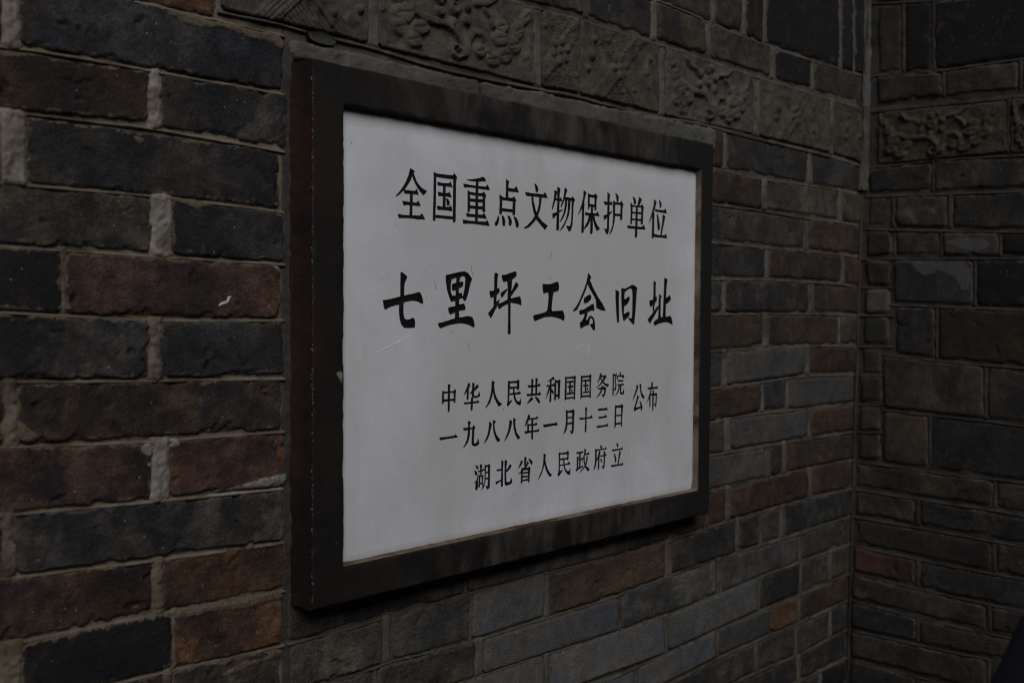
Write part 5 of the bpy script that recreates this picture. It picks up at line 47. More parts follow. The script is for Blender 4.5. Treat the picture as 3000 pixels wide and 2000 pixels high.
MK = {"squig":[[594.6,1502.3],[598.1,1505.1],[603.2,1506.3],[606.6,1508.6],[607.1,1511.7],[610.1,1513.3]],"scratch":[[[797.1,1444.1],[813.3,1450.5],[832.7,1457.5],[854.1,1466.4]],[[824.3,1455.5],[835.5,1458.8],[843.9,1462.1]],[[1212.6,1449.4],[1208.6,1439.0],[1213.7,1428.3]],[[1113.5,1446.8],[1112.1,1441.8],[1118.1,1442.6]],[[1182.9,1441.2],[1190.8,1446.2],[1195.6,1444.5]],[[1319.7,1275.8],[1321.6,1267.3],[1316.3,1259.5]]],"hair":[[[960.7,1559.7],[962.7,1549.6],[964.7,1544.1]],[[894.1,1538.6],[897.2,1528.8],[899.0,1524.8]],[[1124.0,1587.1],[1122.6,1580.5],[1119.7,1573.3]],[[955.0,1454.3],[957.6,1449.1],[959.6,1444.4]]],"spot":[[877.5,1550.2],[815.8,1543.5],[807.1,1537.7],[828.3,1607.3],[1025.1,1359.9],[1048.4,1234.4],[903.1,1438.6],[927.3,1470.9],[1346.0,1612.1],[1120.7,1546.8],[759.8,1701.1],[881.2,1516.0],[1145.6,1290.5],[890.4,1460.0],[1187.5,1708.6],[1010.3,1508.1]],"chip":[[735.2,1419.4]],"patch":[[[[503.0,1354.8],[519.5,1357.0],[545.1,1358.5],[547.1,1350.9],[535.1,1347.5],[532.3,1336.6],[525.2,1335.4],[522.1,1342.0],[509.7,1341.4],[504.1,1349.2]],"v",1],[[[364.1,1420.3],[377.3,1416.2],[377.8,1389.5],[391.5,1377.7],[403.0,1367.2],[380.1,1367.9],[362.7,1371.7]],"l",1],[[[636.3,1298.3],[656.8,1302.4],[681.1,1303.7],[683.9,1295.6],[678.2,1284.5],[638.5,1286.9],[594.6,1287.7],[579.3,1288.8],[594.6,1293.1]],"v",1],[[[521.7,1820.0],[563.1,1819.3],[621.9,1820.0],[682.9,1821.9],[683.4,1806.0],[673.1,1805.7],[666.7,1810.8],[653.0,1812.1],[639.5,1810.3],[621.9,1813.8],[596.2,1814.8],[579.4,1810.7],[555.0,1810.2],[545.1,1814.8],[527.5,1817.6]],"l",1],[[[710.6,1830.5],[733.7,1835.9],[751.3,1831.0],[754.3,1824.2],[743.7,1819.7],[726.2,1819.7],[714.0,1822.7]],"d",1],[[[661.7,1552.3],[686.0,1548.8],[687.9,1541.9],[683.2,1536.9],[673.3,1545.5]],"v",1],[[[544.2,1617.6],[562.3,1617.6],[590.5,1615.3],[578.8,1612.9],[567.2,1608.3],[562.3,1612.4],[550.2,1613.7]],"l",1],[[[494.6,1680.4],[509.6,1680.5],[507.7,1675.2],[502.0,1673.8],[496.4,1676.7]],"l",1],[[[526.8,1168.2],[560.6,1167.6],[620.4,1164.5],[685.7,1165.1],[687.6,1156.4],[680.0,1153.8],[647.3,1153.9],[594.2,1157.6],[552.4,1159.0],[528.3,1163.0]],"l",1],[[[594.0,1084.8],[620.2,1091.0],[656.5,1090.2],[683.8,1096.1],[685.7,1089.4],[665.8,1085.9],[629.1,1084.8],[602.6,1081.5]],"l",1],[[[509.7,1335.1],[516.7,1335.2],[517.4,1329.2],[511.2,1329.1]],"v",1],[[[422.8,1506.6],[427.6,1507.4],[429.2,1499.8],[426.8,1495.7],[422.7,1498.0]],"l",1],[[[-950.8,1723.3],[-935.9,1724.6],[-920.6,1711.9],[-914.2,1694.7],[-923.0,1692.3],[-935.4,1709.1]],"w",2],[[[-906.4,1729.2],[-878.6,1720.1],[-869.7,1710.9],[-875.3,1707.0],[-895.2,1718.3]],"w",2],[[[-926.4,1607.5],[-902.8,1608.3],[-859.4,1604.9],[-810.3,1603.5],[-799.3,1581.4],[-803.2,1549.7],[-816.9,1546.3],[-830.2,1571.4],[-844.5,1582.3],[-866.0,1588.5],[-893.1,1579.0],[-909.4,1585.1]],"w",2],[[[-846.7,1653.8],[-798.0,1653.1],[-767.4,1647.6],[-765.1,1636.3],[-790.5,1626.8],[-832.1,1637.5],[-852.1,1645.5]],"w",2]]}

# ------------------------------------------------------------------ helpers
rng = np.random.default_rng(7); random.seed(7)

def _hash(ix, iy, seed):
    n = (ix.astype(np.int64) * 374761393 + iy.astype(np.int64) * 668265263 + seed * 1442695041) & 0xffffffff
    n = ((n ^ (n >> 13)) * 1274126177) & 0xffffffff
    n = (n ^ (n >> 16)) & 0xffffffff
    return n / 4294967295.0

def vn(x, y, seed=0):
    ix = np.floor(x); iy = np.floor(y); fx = x - ix; fy = y - iy
    fx = fx * fx * (3 - 2 * fx); fy = fy * fy * (3 - 2 * fy)
    a = _hash(ix, iy, seed); b = _hash(ix + 1, iy, seed); c = _hash(ix, iy + 1, seed); d = _hash(ix + 1, iy + 1, seed)
    return (a + (b - a) * fx + (c - a) * fy + (a - b - c + d) * fx * fy) * 2 - 1

def fbm(x, y, f, seed=0, o=3):
    s = 0; a = 1.0; t = 0
    for k in range(o):
        s = s + a * vn(x * f, y * f, seed + k * 17); t += a; a *= 0.5; f *= 2.03
    return s / t

class Plane:
    """maps (a, b, h): a along the wall to the viewer's right, b up, h out of the wall"""
    def __init__(s, kind): s.k = kind
    def pos(s, a, b, h):
        if s.k == 1: return np.stack([a, DW - h, b], -1)
        return np.stack([2.174 + 0.028 * (b - ZC) - h, -a, b], -1)
P1, P2 = Plane(1), Plane(2)

def link(name, verts, faces, mat, parent=None, loc=None, color=None, smooth=True):
    v = np.asarray(verts, float)
    c = v.mean(0) if loc is None else np.array(loc, float)
    me = bpy.data.meshes.new(name)
    v = v - c
    ragged = not isinstance(faces, np.ndarray) and len({len(q) for q in faces}) > 1
    f = None if ragged else np.asarray(faces)
    if not ragged:
        n = f.shape[1]
        me.vertices.add(len(v)); me.vertices.foreach_set('co', v.astype(np.float32).ravel())
        me.loops.add(f.size); me.loops.foreach_set('vertex_index', f.astype(np.int32).ravel())
        me.polygons.add(len(f)); me.polygons.foreach_set('loop_start', np.arange(0, f.size, n, dtype=np.int32))
        me.update(calc_edges=True)
    else:
        me.from_pydata([tuple(q) for q in v], [], [tuple(q) for q in faces])
    me.polygons.foreach_set('use_smooth', [smooth] * len(me.polygons))
    me.update(); me.validate()
    if mat: me.materials.append(mat)
    o = bpy.data.objects.new(name, me); COL.objects.link(o)
    pw = Vector((0, 0, 0))
    if parent:
        o.parent = parent; pw = WORLD[parent.name]
    o.location = Vector(c) - pw
    WORLD[o.name] = Vector(c)
    if color is not None: o.color = color
    return o
WORLD = {}

def thing(name, label, cat, loc):
    o = bpy.data.objects.new(name, None); COL.objects.link(o); o.location = loc
    o['label'] = label; o['category'] = cat; WORLD[o.name] = Vector(loc)
    return o

def grid_faces(nu, nv):
    i = np.arange(nu * nv).reshape(nv, nu)
    return np.stack([i[:-1, :-1], i[:-1, 1:], i[1:, 1:], i[1:, :-1]], -1).reshape(-1, 4)

def skirt(V, nu, nv, plane_back):
    """returns verts+faces with a ring pushed back into the wall"""
    i = np.arange(nu * nv).reshape(nv, nu)
    ring = np.concatenate([i[0, :], i[1:, -1], i[-1, -2::-1], i[-2:0:-1, 0]])
    B = V[ring] + plane_back
    n0 = len(V); m = len(ring); k = np.arange(m); k2 = (k + 1) % m
    F = np.stack([ring[k2], ring[k], n0 + k, n0 + k2], -1)
    return np.concatenate([V, B]), np.concatenate([grid_faces(nu, nv), F])

# ------------------------------------------------------------------ materials
def nt(name):
    m = bpy.data.materials.new(name); m.use_nodes = True
    t = m.node_tree; return m, t, t.nodes, t.links, t.nodes['Principled BSDF']

class N:
    def __init__(s, t): s.t = t; s.n = t.nodes; s.l = t.links
    def put(s, sock, v):
        if hasattr(v, 'is_output') or hasattr(v, 'links'): s.l.new(v, sock)
        elif isinstance(v, tuple) and len(v) == 3 and sock.type == 'RGBA': sock.default_value = (*v, 1)
        else: sock.default_value = v
    def math(s, op, a, b=0.0, clamp=False):
        q = s.n.new('ShaderNodeMath'); q.operation = op; q.use_clamp = clamp; s.put(q.inputs[0], a); s.put(q.inputs[1], b); return q.outputs[0]
    def noise(s, vec, scale, detail=4, rough=0.55, dist=0.0):
        q = s.n.new('ShaderNodeTexNoise'); s.l.new(vec, q.inputs['Vector']); q.inputs['Scale'].default_value = scale
        q.inputs['Detail'].default_value = detail; q.inputs['Roughness'].default_value = rough; q.inputs['Distortion'].default_value = dist
        return q.outputs[0]
    def voro(s, vec, scale, out='Distance', feature='F1'):
        q = s.n.new('ShaderNodeTexVoronoi'); q.feature = feature; s.l.new(vec, q.inputs['Vector']); q.inputs['Scale'].default_value = scale
        return q.outputs[out]
    def ramp(s, f, a, b, inv=False):
        q = s.n.new('ShaderNodeMapRange'); q.clamp = True; s.put(q.inputs[0], f)
        q.inputs[1].default_value = a; q.inputs[2].default_value = b
        q.inputs[3].default_value = 1.0 if inv else 0.0; q.inputs[4].default_value = 0.0 if inv else 1.0
        return q.outputs[0]
    def mix(s, f, a, b, mode='MIX'):
        q = s.n.new('ShaderNodeMix'); q.data_type = 'RGBA'; q.blend_type = mode; q.clamp_factor = True
        s.put(q.inputs[0], f); s.put(q.inputs[6], a); s.put(q.inputs[7], b); return q.outputs[2]
    def scale(s, vec, xyz):
        q = s.n.new('ShaderNodeVectorMath'); q.operation = 'MULTIPLY'; s.l.new(vec, q.inputs[0]); q.inputs[1].default_value = xyz; return q.outputs[0]
    def pos(s):
        return s.n.new('ShaderNodeNewGeometry').outputs['Position']
    def objpos(s):
        """world position shifted by a per-object random amount, so no two bricks repeat"""
        oi = s.n.new('ShaderNodeObjectInfo')
        c = s.n.new('ShaderNodeCombineXYZ')
        s.l.new(s.math('MULTIPLY', oi.outputs['Random'], 37.0), c.inputs[0]); s.l.new(s.math('MULTIPLY', oi.outputs['Random'], 91.0), c.inputs[1]); s.l.new(s.math('MULTIPLY', oi.outputs['Random'], 53.0), c.inputs[2])
        q = s.n.new('ShaderNodeVectorMath'); q.operation = 'ADD'; s.l.new(s.pos(), q.inputs[0]); s.l.new(c.outputs[0], q.inputs[1])
        return q.outputs[0], oi
    def bump(s, h, strength, dist, prev=None):
        q = s.n.new('ShaderNodeBump'); q.inputs['Strength'].default_value = strength; q.inputs['Distance'].default_value = dist
        s.l.new(h, q.inputs['Height'])
        if prev: s.l.new(prev, q.inputs['Normal'])
        return q.outputs[0]

def brick_material(name, SMEAR):
    m, t, n, l, b = nt(name); k = N(t)
    p, oi = k.objpos()
    base = oi.outputs['Color']; al = oi.outputs['Alpha']
    big = k.noise(p, 14, 4, 0.6, 0.6)
    mid = k.noise(p, 55, 5, 0.65, 0.3)
    fine = k.noise(p, 420, 4, 0.7)
    c = k.mix(k.ramp(mid, 0.34, 0.68), k.mix(1.0, base, (0.58, 0.58, 0.60), 'MULTIPLY'), k.mix(1.0, base, (1.42, 1.39, 1.35), 'MULTIPLY'))
    c = k.mix(k.math('MULTIPLY', al, 1.6, True), k.mix(0.65, c, base), c)
    c = k.mix(k.ramp(k.noise(p, 9, 3, 0.5, 0.4), 0.40, 0.62), k.mix(1.0, c, (0.80, 0.84, 0.92), 'MULTIPLY'), k.mix(1.0, c, (1.12, 1.04, 0.92), 'MULTIPLY'))
    lz = k.noise(p, 11, 4, 0.55, 0.9)
    alm = k.math('MULTIPLY', al, 1.35, True)
    c = k.mix(alm, c, k.mix(k.ramp(lz, 0.40, 0.62), (0.58, 0.58, 0.62), (1.62, 1.58, 1.50)), 'MULTIPLY')
    # black kiln stain / soot clouds
    st = k.ramp(big, 0.47, 0.58); c = k.mix(k.math('MULTIPLY', st, al), c, (0.020, 0.020, 0.023))
    # warm clay showing through
    w = k.ramp(k.noise(p, 19, 6, 0.65, 0.8), 0.58, 0.68); c = k.mix(k.math('MULTIPLY', w, 0.42), c, (0.105, 0.068, 0.045))
    # vertical run-down streaks
    sv = k.noise(k.scale(p, (38, 38, 9)), 1.0, 5, 0.6, 0.7); c = k.mix(k.math('MULTIPLY', k.math('MULTIPLY', k.ramp(sv, 0.55, 0.70), k.ramp(lz, 0.35, 0.6)), k.math('MULTIPLY', alm, 0.6)), c, (0.020, 0.020, 0.022))
    # pale lime bloom, thin
    lm = k.math('MULTIPLY', k.ramp(k.noise(p, 34, 6, 0.75, 1.0), 0.63, 0.74), k.ramp(fine, 0.42, 0.6)); c = k.mix(k.math('MULTIPLY', lm, 0.55), c, (0.17, 0.165, 0.16))
    # mortar smeared over the arrises
    ra = n.new('ShaderNodeAttribute'); ra.attribute_name = 'rim'
    rimf = k.math('ADD', ra.outputs['Fac'], k.math('MULTIPLY', k.math('SUBTRACT', k.noise(p, 60, 6, 0.7, 0.8), 0.60), 0.026))
    c = k.mix(k.math('MULTIPLY', k.ramp(rimf, -0.0004, 0.0006, True), 0.9), c, SMEAR)
    for nm, colr, amt in (('smear_l', (0.155, 0.122, 0.085), .92), ('smear_v', (0.27, 0.245, 0.22), .95), ('smear_w', (0.13, 0.13, 0.135), .6)):
        at = n.new('ShaderNodeAttribute'); at.attribute_name = nm
        f_ = k.math('ADD', at.outputs['Fac'], k.math('MULTIPLY', k.math('SUBTRACT', k.noise(p, 150 if nm != 'smear_w' else 90, 6, 0.75, 0.6), 0.5), 1.6))
        f_ = k.math('MULTIPLY', k.ramp(f_, 0.45, 0.55), k.ramp(at.outputs['Fac'], 0.0, 0.05))
        c = k.mix(k.math('MULTIPLY', f_, amt), c, colr)
    # grain
    c = k.mix(0.8, c, k.mix(k.ramp(fine, 0.3, 0.7), (0.40, 0.40, 0.40), (1.60, 1.60, 1.60)), 'MULTIPLY')
    # grit: tiny pale specks
    vd = k.voro(p, 190); vc = k.voro(p, 190, 'Color')
    sep = n.new('ShaderNodeSeparateColor'); l.new(vc, sep.inputs[0])
    sp = k.math('MULTIPLY', k.ramp(vd, 0.10, 0.17, True), k.ramp(sep.outputs[0], 0.955, 0.965)); c = k.mix(sp, c, (0.42, 0.42, 0.42))
    l.new(c, b.inputs['Base Color'])
    b.inputs['Roughness'].default_value = 0.88; b.inputs['Specular IOR Level'].default_value = 0.25
    h = k.math('ADD', k.math('MULTIPLY', k.noise(p, 230, 6, 0.75), 1.0), k.math('MULTIPLY', fine, 0.7))
    h = k.math('SUBTRACT', h, k.math('MULTIPLY', k.ramp(k.voro(p, 260), 0.0, 0.28, True), k.ramp(k.noise(p, 60, 3), 0.52, 0.62)))
    l.new(k.bump(h, 1.0, 0.0026), b.inputs['Normal'])
    return m

def mortar_material(name, c0, c1, dirt):
    m, t, n, l, b = nt(name); k = N(t); p = k.pos()
    a = k.noise(p, 26, 5, 0.6, 0.5); f = k.noise(p, 500, 4, 0.7)
    c = k.mix(k.ramp(a, 0.35, 0.65), c0, c1)
    c = k.mix(k.ramp(k.noise(p, 11, 4, 0.6, 0.8), 0.46, 0.64), c, dirt)
    at = n.new('ShaderNodeAttribute'); at.attribute_name = 'smear_v'
    c = k.mix(k.ramp(at.outputs['Fac'], 0.35, 0.6), c, (0.26, 0.235, 0.21))
    c = k.mix(0.7, c, k.mix(k.ramp(f, 0.3, 0.7), (0.6, 0.6, 0.6), (1.4, 1.4, 1.4)), 'MULTIPLY')
    l.new(c, b.inputs['Base Color']); b.inputs['Roughness'].default_value = 0.95; b.inputs['Specular IOR Level'].default_value = 0.15
    h = k.math('ADD', k.noise(p, 170, 6, 0.75), k.math('MULTIPLY', f, 0.5))
    l.new(k.bump(h, 0.8, 0.0014), b.inputs['Normal'])
    return m

def tile_material():
    m, t, n, l, b = nt('carved_clay'); k = N(t)
    p, oi = k.objpos(); f = k.noise(p, 450, 4, 0.7)
    c = k.mix(k.ramp(k.noise(p, 30, 6, 0.65, 0.7), 0.35, 0.66), k.mix(1.0, oi.outputs['Color'], (0.55, 0.56, 0.6), 'MULTIPLY'), k.mix(1.0, oi.outputs['Color'], (1.3, 1.27, 1.2), 'MULTIPLY'))
    c = k.mix(k.math('MULTIPLY', k.ramp(k.noise(p, 24, 5, 0.6, 1.0), 0.6, 0.72), 0.35), c, (0.12, 0.075, 0.045))
    # dust lodged in the hollows of the carving
    pt = n.new('ShaderNodeNewGeometry').outputs['Pointiness']
    c = k.mix(k.math('MULTIPLY', k.ramp(pt, 0.42, 0.49, True), 0.5), c, (0.13, 0.115, 0.095))
    c = k.mix(0.7, c, k.mix(k.ramp(f, 0.3, 0.7), (0.55, 0.55, 0.55), (1.45, 1.45, 1.45)), 'MULTIPLY')
    l.new(c, b.inputs['Base Color']); b.inputs['Roughness'].default_value = 0.9; b.inputs['Specular IOR Level'].default_value = 0.2
    l.new(k.bump(k.math('ADD', k.noise(p, 150, 6, 0.75), k.math('MULTIPLY', f, 0.4)), 0.8, 0.0016), b.inputs['Normal'])
    return m

def frame_material(name, dark, stain, pale, amt):
    m, t, n, l, b = nt(name); k = N(t); p = k.pos()
    s = k.noise(k.scale(p, (22, 22, 9)), 1.0, 6, 0.62, 0.6)
    s2 = k.noise(k.scale(p, (130, 130, 14)), 1.0, 4, 0.6)
    big = k.noise(p, 7, 4, 0.6, 0.5)
    c = k.mix(k.ramp(big, 0.42, 0.60), dark, stain)
    sx = n.new('ShaderNodeSeparateXYZ'); l.new(p, sx.inputs[0])
    f = k.math('MULTIPLY', k.ramp(s, 0.40, 0.68), k.math('MULTIPLY', k.ramp(big, 0.36, 0.52), k.math('MULTIPLY', k.ramp(sx.outputs[0], 0.76, 0.98), k.ramp(sx.outputs[0], 1.36, 1.47, True))))
    dark = k.mix(k.ramp(sx.outputs[0], 1.30, 1.42), dark, (0.0105, 0.0105, 0.0125)); stain = k.mix(k.ramp(sx.outputs[0], 1.30, 1.42), stain, (0.013, 0.0125, 0.014)); c = k.mix(k.ramp(big, 0.42, 0.60), dark, stain)
    c = k.mix(k.math('MULTIPLY', f, amt), c, pale)
    c = k.mix(k.math('MULTIPLY', k.ramp(s2, 0.56, 0.74), 0.5), c, (0.012, 0.012, 0.014))
    fine = k.noise(p, 600, 4, 0.7)
    c = k.mix(0.5, c, k.mix(k.ramp(fine, 0.3, 0.7), (0.6, 0.6, 0.6), (1.4, 1.4, 1.4)), 'MULTIPLY')
    vd = k.voro(p, 230); sep = n.new('ShaderNodeSeparateColor'); l.new(k.voro(p, 230, 'Color'), sep.inputs[0])
    c = k.mix(k.math('MULTIPLY', k.ramp(vd, 0.08, 0.15, True), k.ramp(sep.outputs[0], 0.975, 0.98)), c, (0.30, 0.30, 0.31))
    l.new(c, b.inputs['Base Color'])
    l.new(k.math('ADD', k.math('MULTIPLY', s, 0.25), 0.60), b.inputs['Roughness']); b.inputs['Specular IOR Level'].default_value = 0.28
    l.new(k.bump(k.math('ADD', k.noise(p, 90, 5, 0.6), k.math('MULTIPLY', fine, 0.35)), 0.45, 0.0012), b.inputs['Normal'])
    return m

X0, X1, Z0, Z1 = 0.7416, 1.4975, ZC - 0.3125, ZC + 0.2434         # opening of the frame
def marble_material():
    m, t, n, l, b = nt('white_marble'); k = N(t); p = k.pos()
    s = n.new('ShaderNodeSeparateXYZ'); l.new(p, s.inputs[0])
    c = k.mix(k.ramp(k.noise(p, 7, 5, 0.55, 0.5), 0.34, 0.66), (0.69, 0.71, 0.745), (0.78, 0.815, 0.88))
    c = k.mix(k.math('MULTIPLY', k.ramp(k.noise(k.scale(p, (16, 16, 3)), 1.0, 4, 0.6), 0.46, 0.70), 0.50), c, (0.60, 0.595, 0.575))
    c = k.mix(k.math('MULTIPLY', k.ramp(k.noise(p, 45, 6, 0.7, 1.2), 0.54, 0.72), 0.30), c, (0.55, 0.54, 0.515))
    c = k.mix(k.math('MULTIPLY', k.ramp(k.noise(k.scale(p, (55, 55, 8)), 1.0, 4, 0.6), 0.52, 0.72), 0.22), c, (0.86, 0.88, 0.92))
    # grime creeping in from the edge of the frame
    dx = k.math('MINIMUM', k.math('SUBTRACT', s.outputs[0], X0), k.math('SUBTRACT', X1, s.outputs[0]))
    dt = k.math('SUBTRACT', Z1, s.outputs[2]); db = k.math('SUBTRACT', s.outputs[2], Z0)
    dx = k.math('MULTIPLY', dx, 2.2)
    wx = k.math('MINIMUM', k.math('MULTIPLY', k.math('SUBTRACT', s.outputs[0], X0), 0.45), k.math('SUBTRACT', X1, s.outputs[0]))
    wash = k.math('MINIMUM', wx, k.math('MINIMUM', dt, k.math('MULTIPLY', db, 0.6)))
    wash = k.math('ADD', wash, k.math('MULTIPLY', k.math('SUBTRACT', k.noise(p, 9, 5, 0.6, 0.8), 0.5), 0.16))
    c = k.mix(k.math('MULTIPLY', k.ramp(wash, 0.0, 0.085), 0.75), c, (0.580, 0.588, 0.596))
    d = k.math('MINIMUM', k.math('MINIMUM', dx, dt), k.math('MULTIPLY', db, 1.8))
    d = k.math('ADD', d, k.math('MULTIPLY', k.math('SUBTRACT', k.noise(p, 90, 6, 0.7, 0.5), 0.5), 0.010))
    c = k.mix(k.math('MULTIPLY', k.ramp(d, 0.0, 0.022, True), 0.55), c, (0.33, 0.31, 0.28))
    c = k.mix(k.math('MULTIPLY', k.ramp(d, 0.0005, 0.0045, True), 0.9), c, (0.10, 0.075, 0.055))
    fine = k.noise(p, 700, 3, 0.7)
    c = k.mix(0.22, c, k.mix(fine, (0.5, 0.5, 0.5), (1.5, 1.5, 1.5)), 'MULTIPLY')
    vd = k.voro(p, 90); sep = n.new('ShaderNodeSeparateColor'); l.new(k.voro(p, 90, 'Color'), sep.inputs[0])
    c = k.mix(k.math('MULTIPLY', k.math('MULTIPLY', k.ramp(vd, 0.05, 0.11, True), k.ramp(sep.outputs[1], 0.955, 0.96)), 0.6), c, (0.16, 0.14, 0.12))
    l.new(c, b.inputs['Base Color'])
    b.inputs['Roughness'].default_value = 0.48; b.inputs['Specular IOR Level'].default_value = 0.35
    l.new(k.bump(k.noise(p, 60, 5, 0.6), 0.12, 0.001), b.inputs['Normal'])
    return m

def plain(name, c, rough=0.8, bump=0.3, sc_=200, spec=0.3, var=0.35):
    m, t, n, l, b = nt(name); k = N(t); p = k.pos()
    f = k.noise(p, sc_, 5, 0.65)
    cc = k.mix(k.ramp(f, 0.3, 0.7), tuple(x * (1 - var) for x in c), tuple(x * (1 + var) for x in c))
    l.new(cc, b.inputs['Base Color']); b.inputs['Roughness'].default_value = rough; b.inputs['Specular IOR Level'].default_value = spec
    l.new(k.bump(f, bump, 0.001), b.inputs['Normal'])
    return m

M_BRICK_L = brick_material('fired_clay_brick_lime', (0.150, 0.118, 0.082)); M_BRICK = brick_material('fired_clay_brick', (0.095, 0.082, 0.068)); M_TILE = tile_material()
M_MORT_L = mortar_material('lime_mortar', (0.130, 0.105, 0.075), (0.20, 0.172, 0.135), (0.075, 0.060, 0.043))
M_MORT_V = mortar_material('pale_lime_mortar', (0.17, 0.145, 0.118), (0.27, 0.245, 0.22), (0.120, 0.098, 0.072))
M_MORT_R = mortar_material('grey_mortar', (0.078, 0.067, 0.056), (0.112, 0.099, 0.084), (0.050, 0.042, 0.034))
M_MORT_RV = mortar_material('grey_pointing', (0.100, 0.088, 0.076), (0.150, 0.136, 0.120), (0.066, 0.056, 0.046))
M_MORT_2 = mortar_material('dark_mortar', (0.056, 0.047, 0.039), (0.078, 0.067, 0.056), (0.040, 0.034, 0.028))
M_FRAME = frame_material('black_brown_paint', (0.0100, 0.0085, 0.0080), (0.0165, 0.0115, 0.0085), (0.070, 0.063, 0.061), 0.9)
M_SIDE = frame_material('red_brown_paint', (0.016, 0.011, 0.009), (0.036, 0.017, 0.012), (0.040, 0.026, 0.020), 0.3)
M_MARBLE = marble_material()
M_INK = plain('black_letter_paint', (0.008, 0.0085, 0.0105), 0.40, 0.9, 900, 0.30)
M_PUTTY = mortar_material('brown_putty', (0.15, 0.115, 0.09), (0.21, 0.17, 0.14), (0.06, 0.034, 0.020))
M_DARKM = plain('dark_mortar_lump', (0.048, 0.044, 0.040), 0.95, 0.9, 160)
M_BLOOM = plain('lime_bloom', (0.125, 0.125, 0.13), 0.95, 0.6, 200)
M_NAVY = plain('navy_cloth', (0.004, 0.005, 0.011), 0.95, 0.2, 300)
M_WHITE = plain('white_paint_fleck', (0.62, 0.62, 0.64), 0.7, 0.2)
M_SCR = plain('scratched_marble', (0.84, 0.84, 0.84), 0.7, 0.2)
M_DIRT = plain('brown_dirt', (0.10, 0.065, 0.035), 0.8, 0.2)
M_HAIR = plain('dark_fibre', (0.03, 0.03, 0.03), 0.7, 0.1)
M_PAVE = plain('paving_stone', (0.10, 0.098, 0.092), 0.9, 0.6, 9)

CL = {'g': (.078, .072, .062), 'g2': (.072, .071, .068), 'b': (.051, .050, .050), 'b2': (.050, .050, .056), 'k': (.020, .020, .022),
      'n': (.064, .050, .040), 'bn': (.044, .034, .026), 'rn': (.082, .053, .040), 'r': (.112, .064, .048), 'o': (.125, .074, .047),
      'on': (.088, .068, .053), 'l': (.098, .097, .096), 'L': (.165, .163, .160), 'G': (.112, .106, .096), 'p': (.105, .100, .086), 'p2': (.062, .060, .058), 't': (.098, .088, .075),
      'tn': (.074, .065, .054), 'pk': (.085, .073, .068)}
STAIN = {'g': .75, 'g2': .7, 'b': .8, 'b2': .5, 'k': .3, 'n': .55, 'bn': .6, 'rn': .7, 'r': .55, 'o': .55, 'on': .3, 'l': .25, 'L': .2, 'G': .55, 'p': .1, 'p2': .1, 't': .5, 'tn': .3, 'pk': .2}

# ------------------------------------------------------------------ setting
def box(name, x0, y0, z0, x1, y1, z1, mat, parent=None):
    v = [(x, y, z) for z in (z0, z1) for y in (y0, y1) for x in (x0, x1)]
    f = [(0, 2, 3, 1), (4, 5, 7, 6), (0, 1, 5, 4), (2, 6, 7, 3), (0, 4, 6, 2), (1, 3, 7, 5)]
    return link(name, v, f, mat, parent, smooth=False)
g = link('ground', [(-30, -30, 0), (30, -30, 0), (30, 30, 0), (-30, 30, 0)], [(0, 1, 2, 3)], M_PAVE, smooth=False); g['kind'] = 'structure'

wall1 = thing('brick_wall', 'old grey and brown brick wall that carries the framed marble plaque', 'wall', (1.1, DW, 0.0))
wall2 = thing('brick_wall', 'darker wall of thick worn blocks at right angles beyond the corner', 'wall', (2.17, 0.95, 0.0))

# ------------------------------------------------------------------ relief of the carved tiles
def ell(U, V, cx, cy, rx, ry, a=0.0, e=0.35):
    c, s = math.cos(a), math.sin(a); x = (U - cx) * c + (V - cy) * s; y = -(U - cx) * s + (V - cy) * c
    d = np.sqrt((x / rx) ** 2 + (y / ry) ** 2)
    return np.clip((1 - d) / e, 0, 1)

def stroke(U, V, pts, w, e=0.35):
    best = np.full(U.shape, 9.0)
    for (x0, y0), (x1, y1) in zip(pts[:-1], pts[1:]):
        dx, dy = x1 - x0, y1 - y0; L = dx * dx + dy * dy + 1e-12
        t = np.clip(((U - x0) * dx + (V - y0) * dy) / L, 0, 1)
        best = np.minimum(best, np.hypot(U - x0 - t * dx, V - y0 - t * dy))
    return np.clip((1 - best / w) / e, 0, 1)

def arc(cx, cy, r, a0, a1, n=14, shrink=0.0):
    return [(cx + r * (1 - shrink * i / n) * math.cos(math.radians(a0 + (a1 - a0) * i / n)), cy + r * (1 - shrink * i / n) * math.sin(math.radians(a0 + (a1 - a0) * i / n))) for i in range(n + 1)]

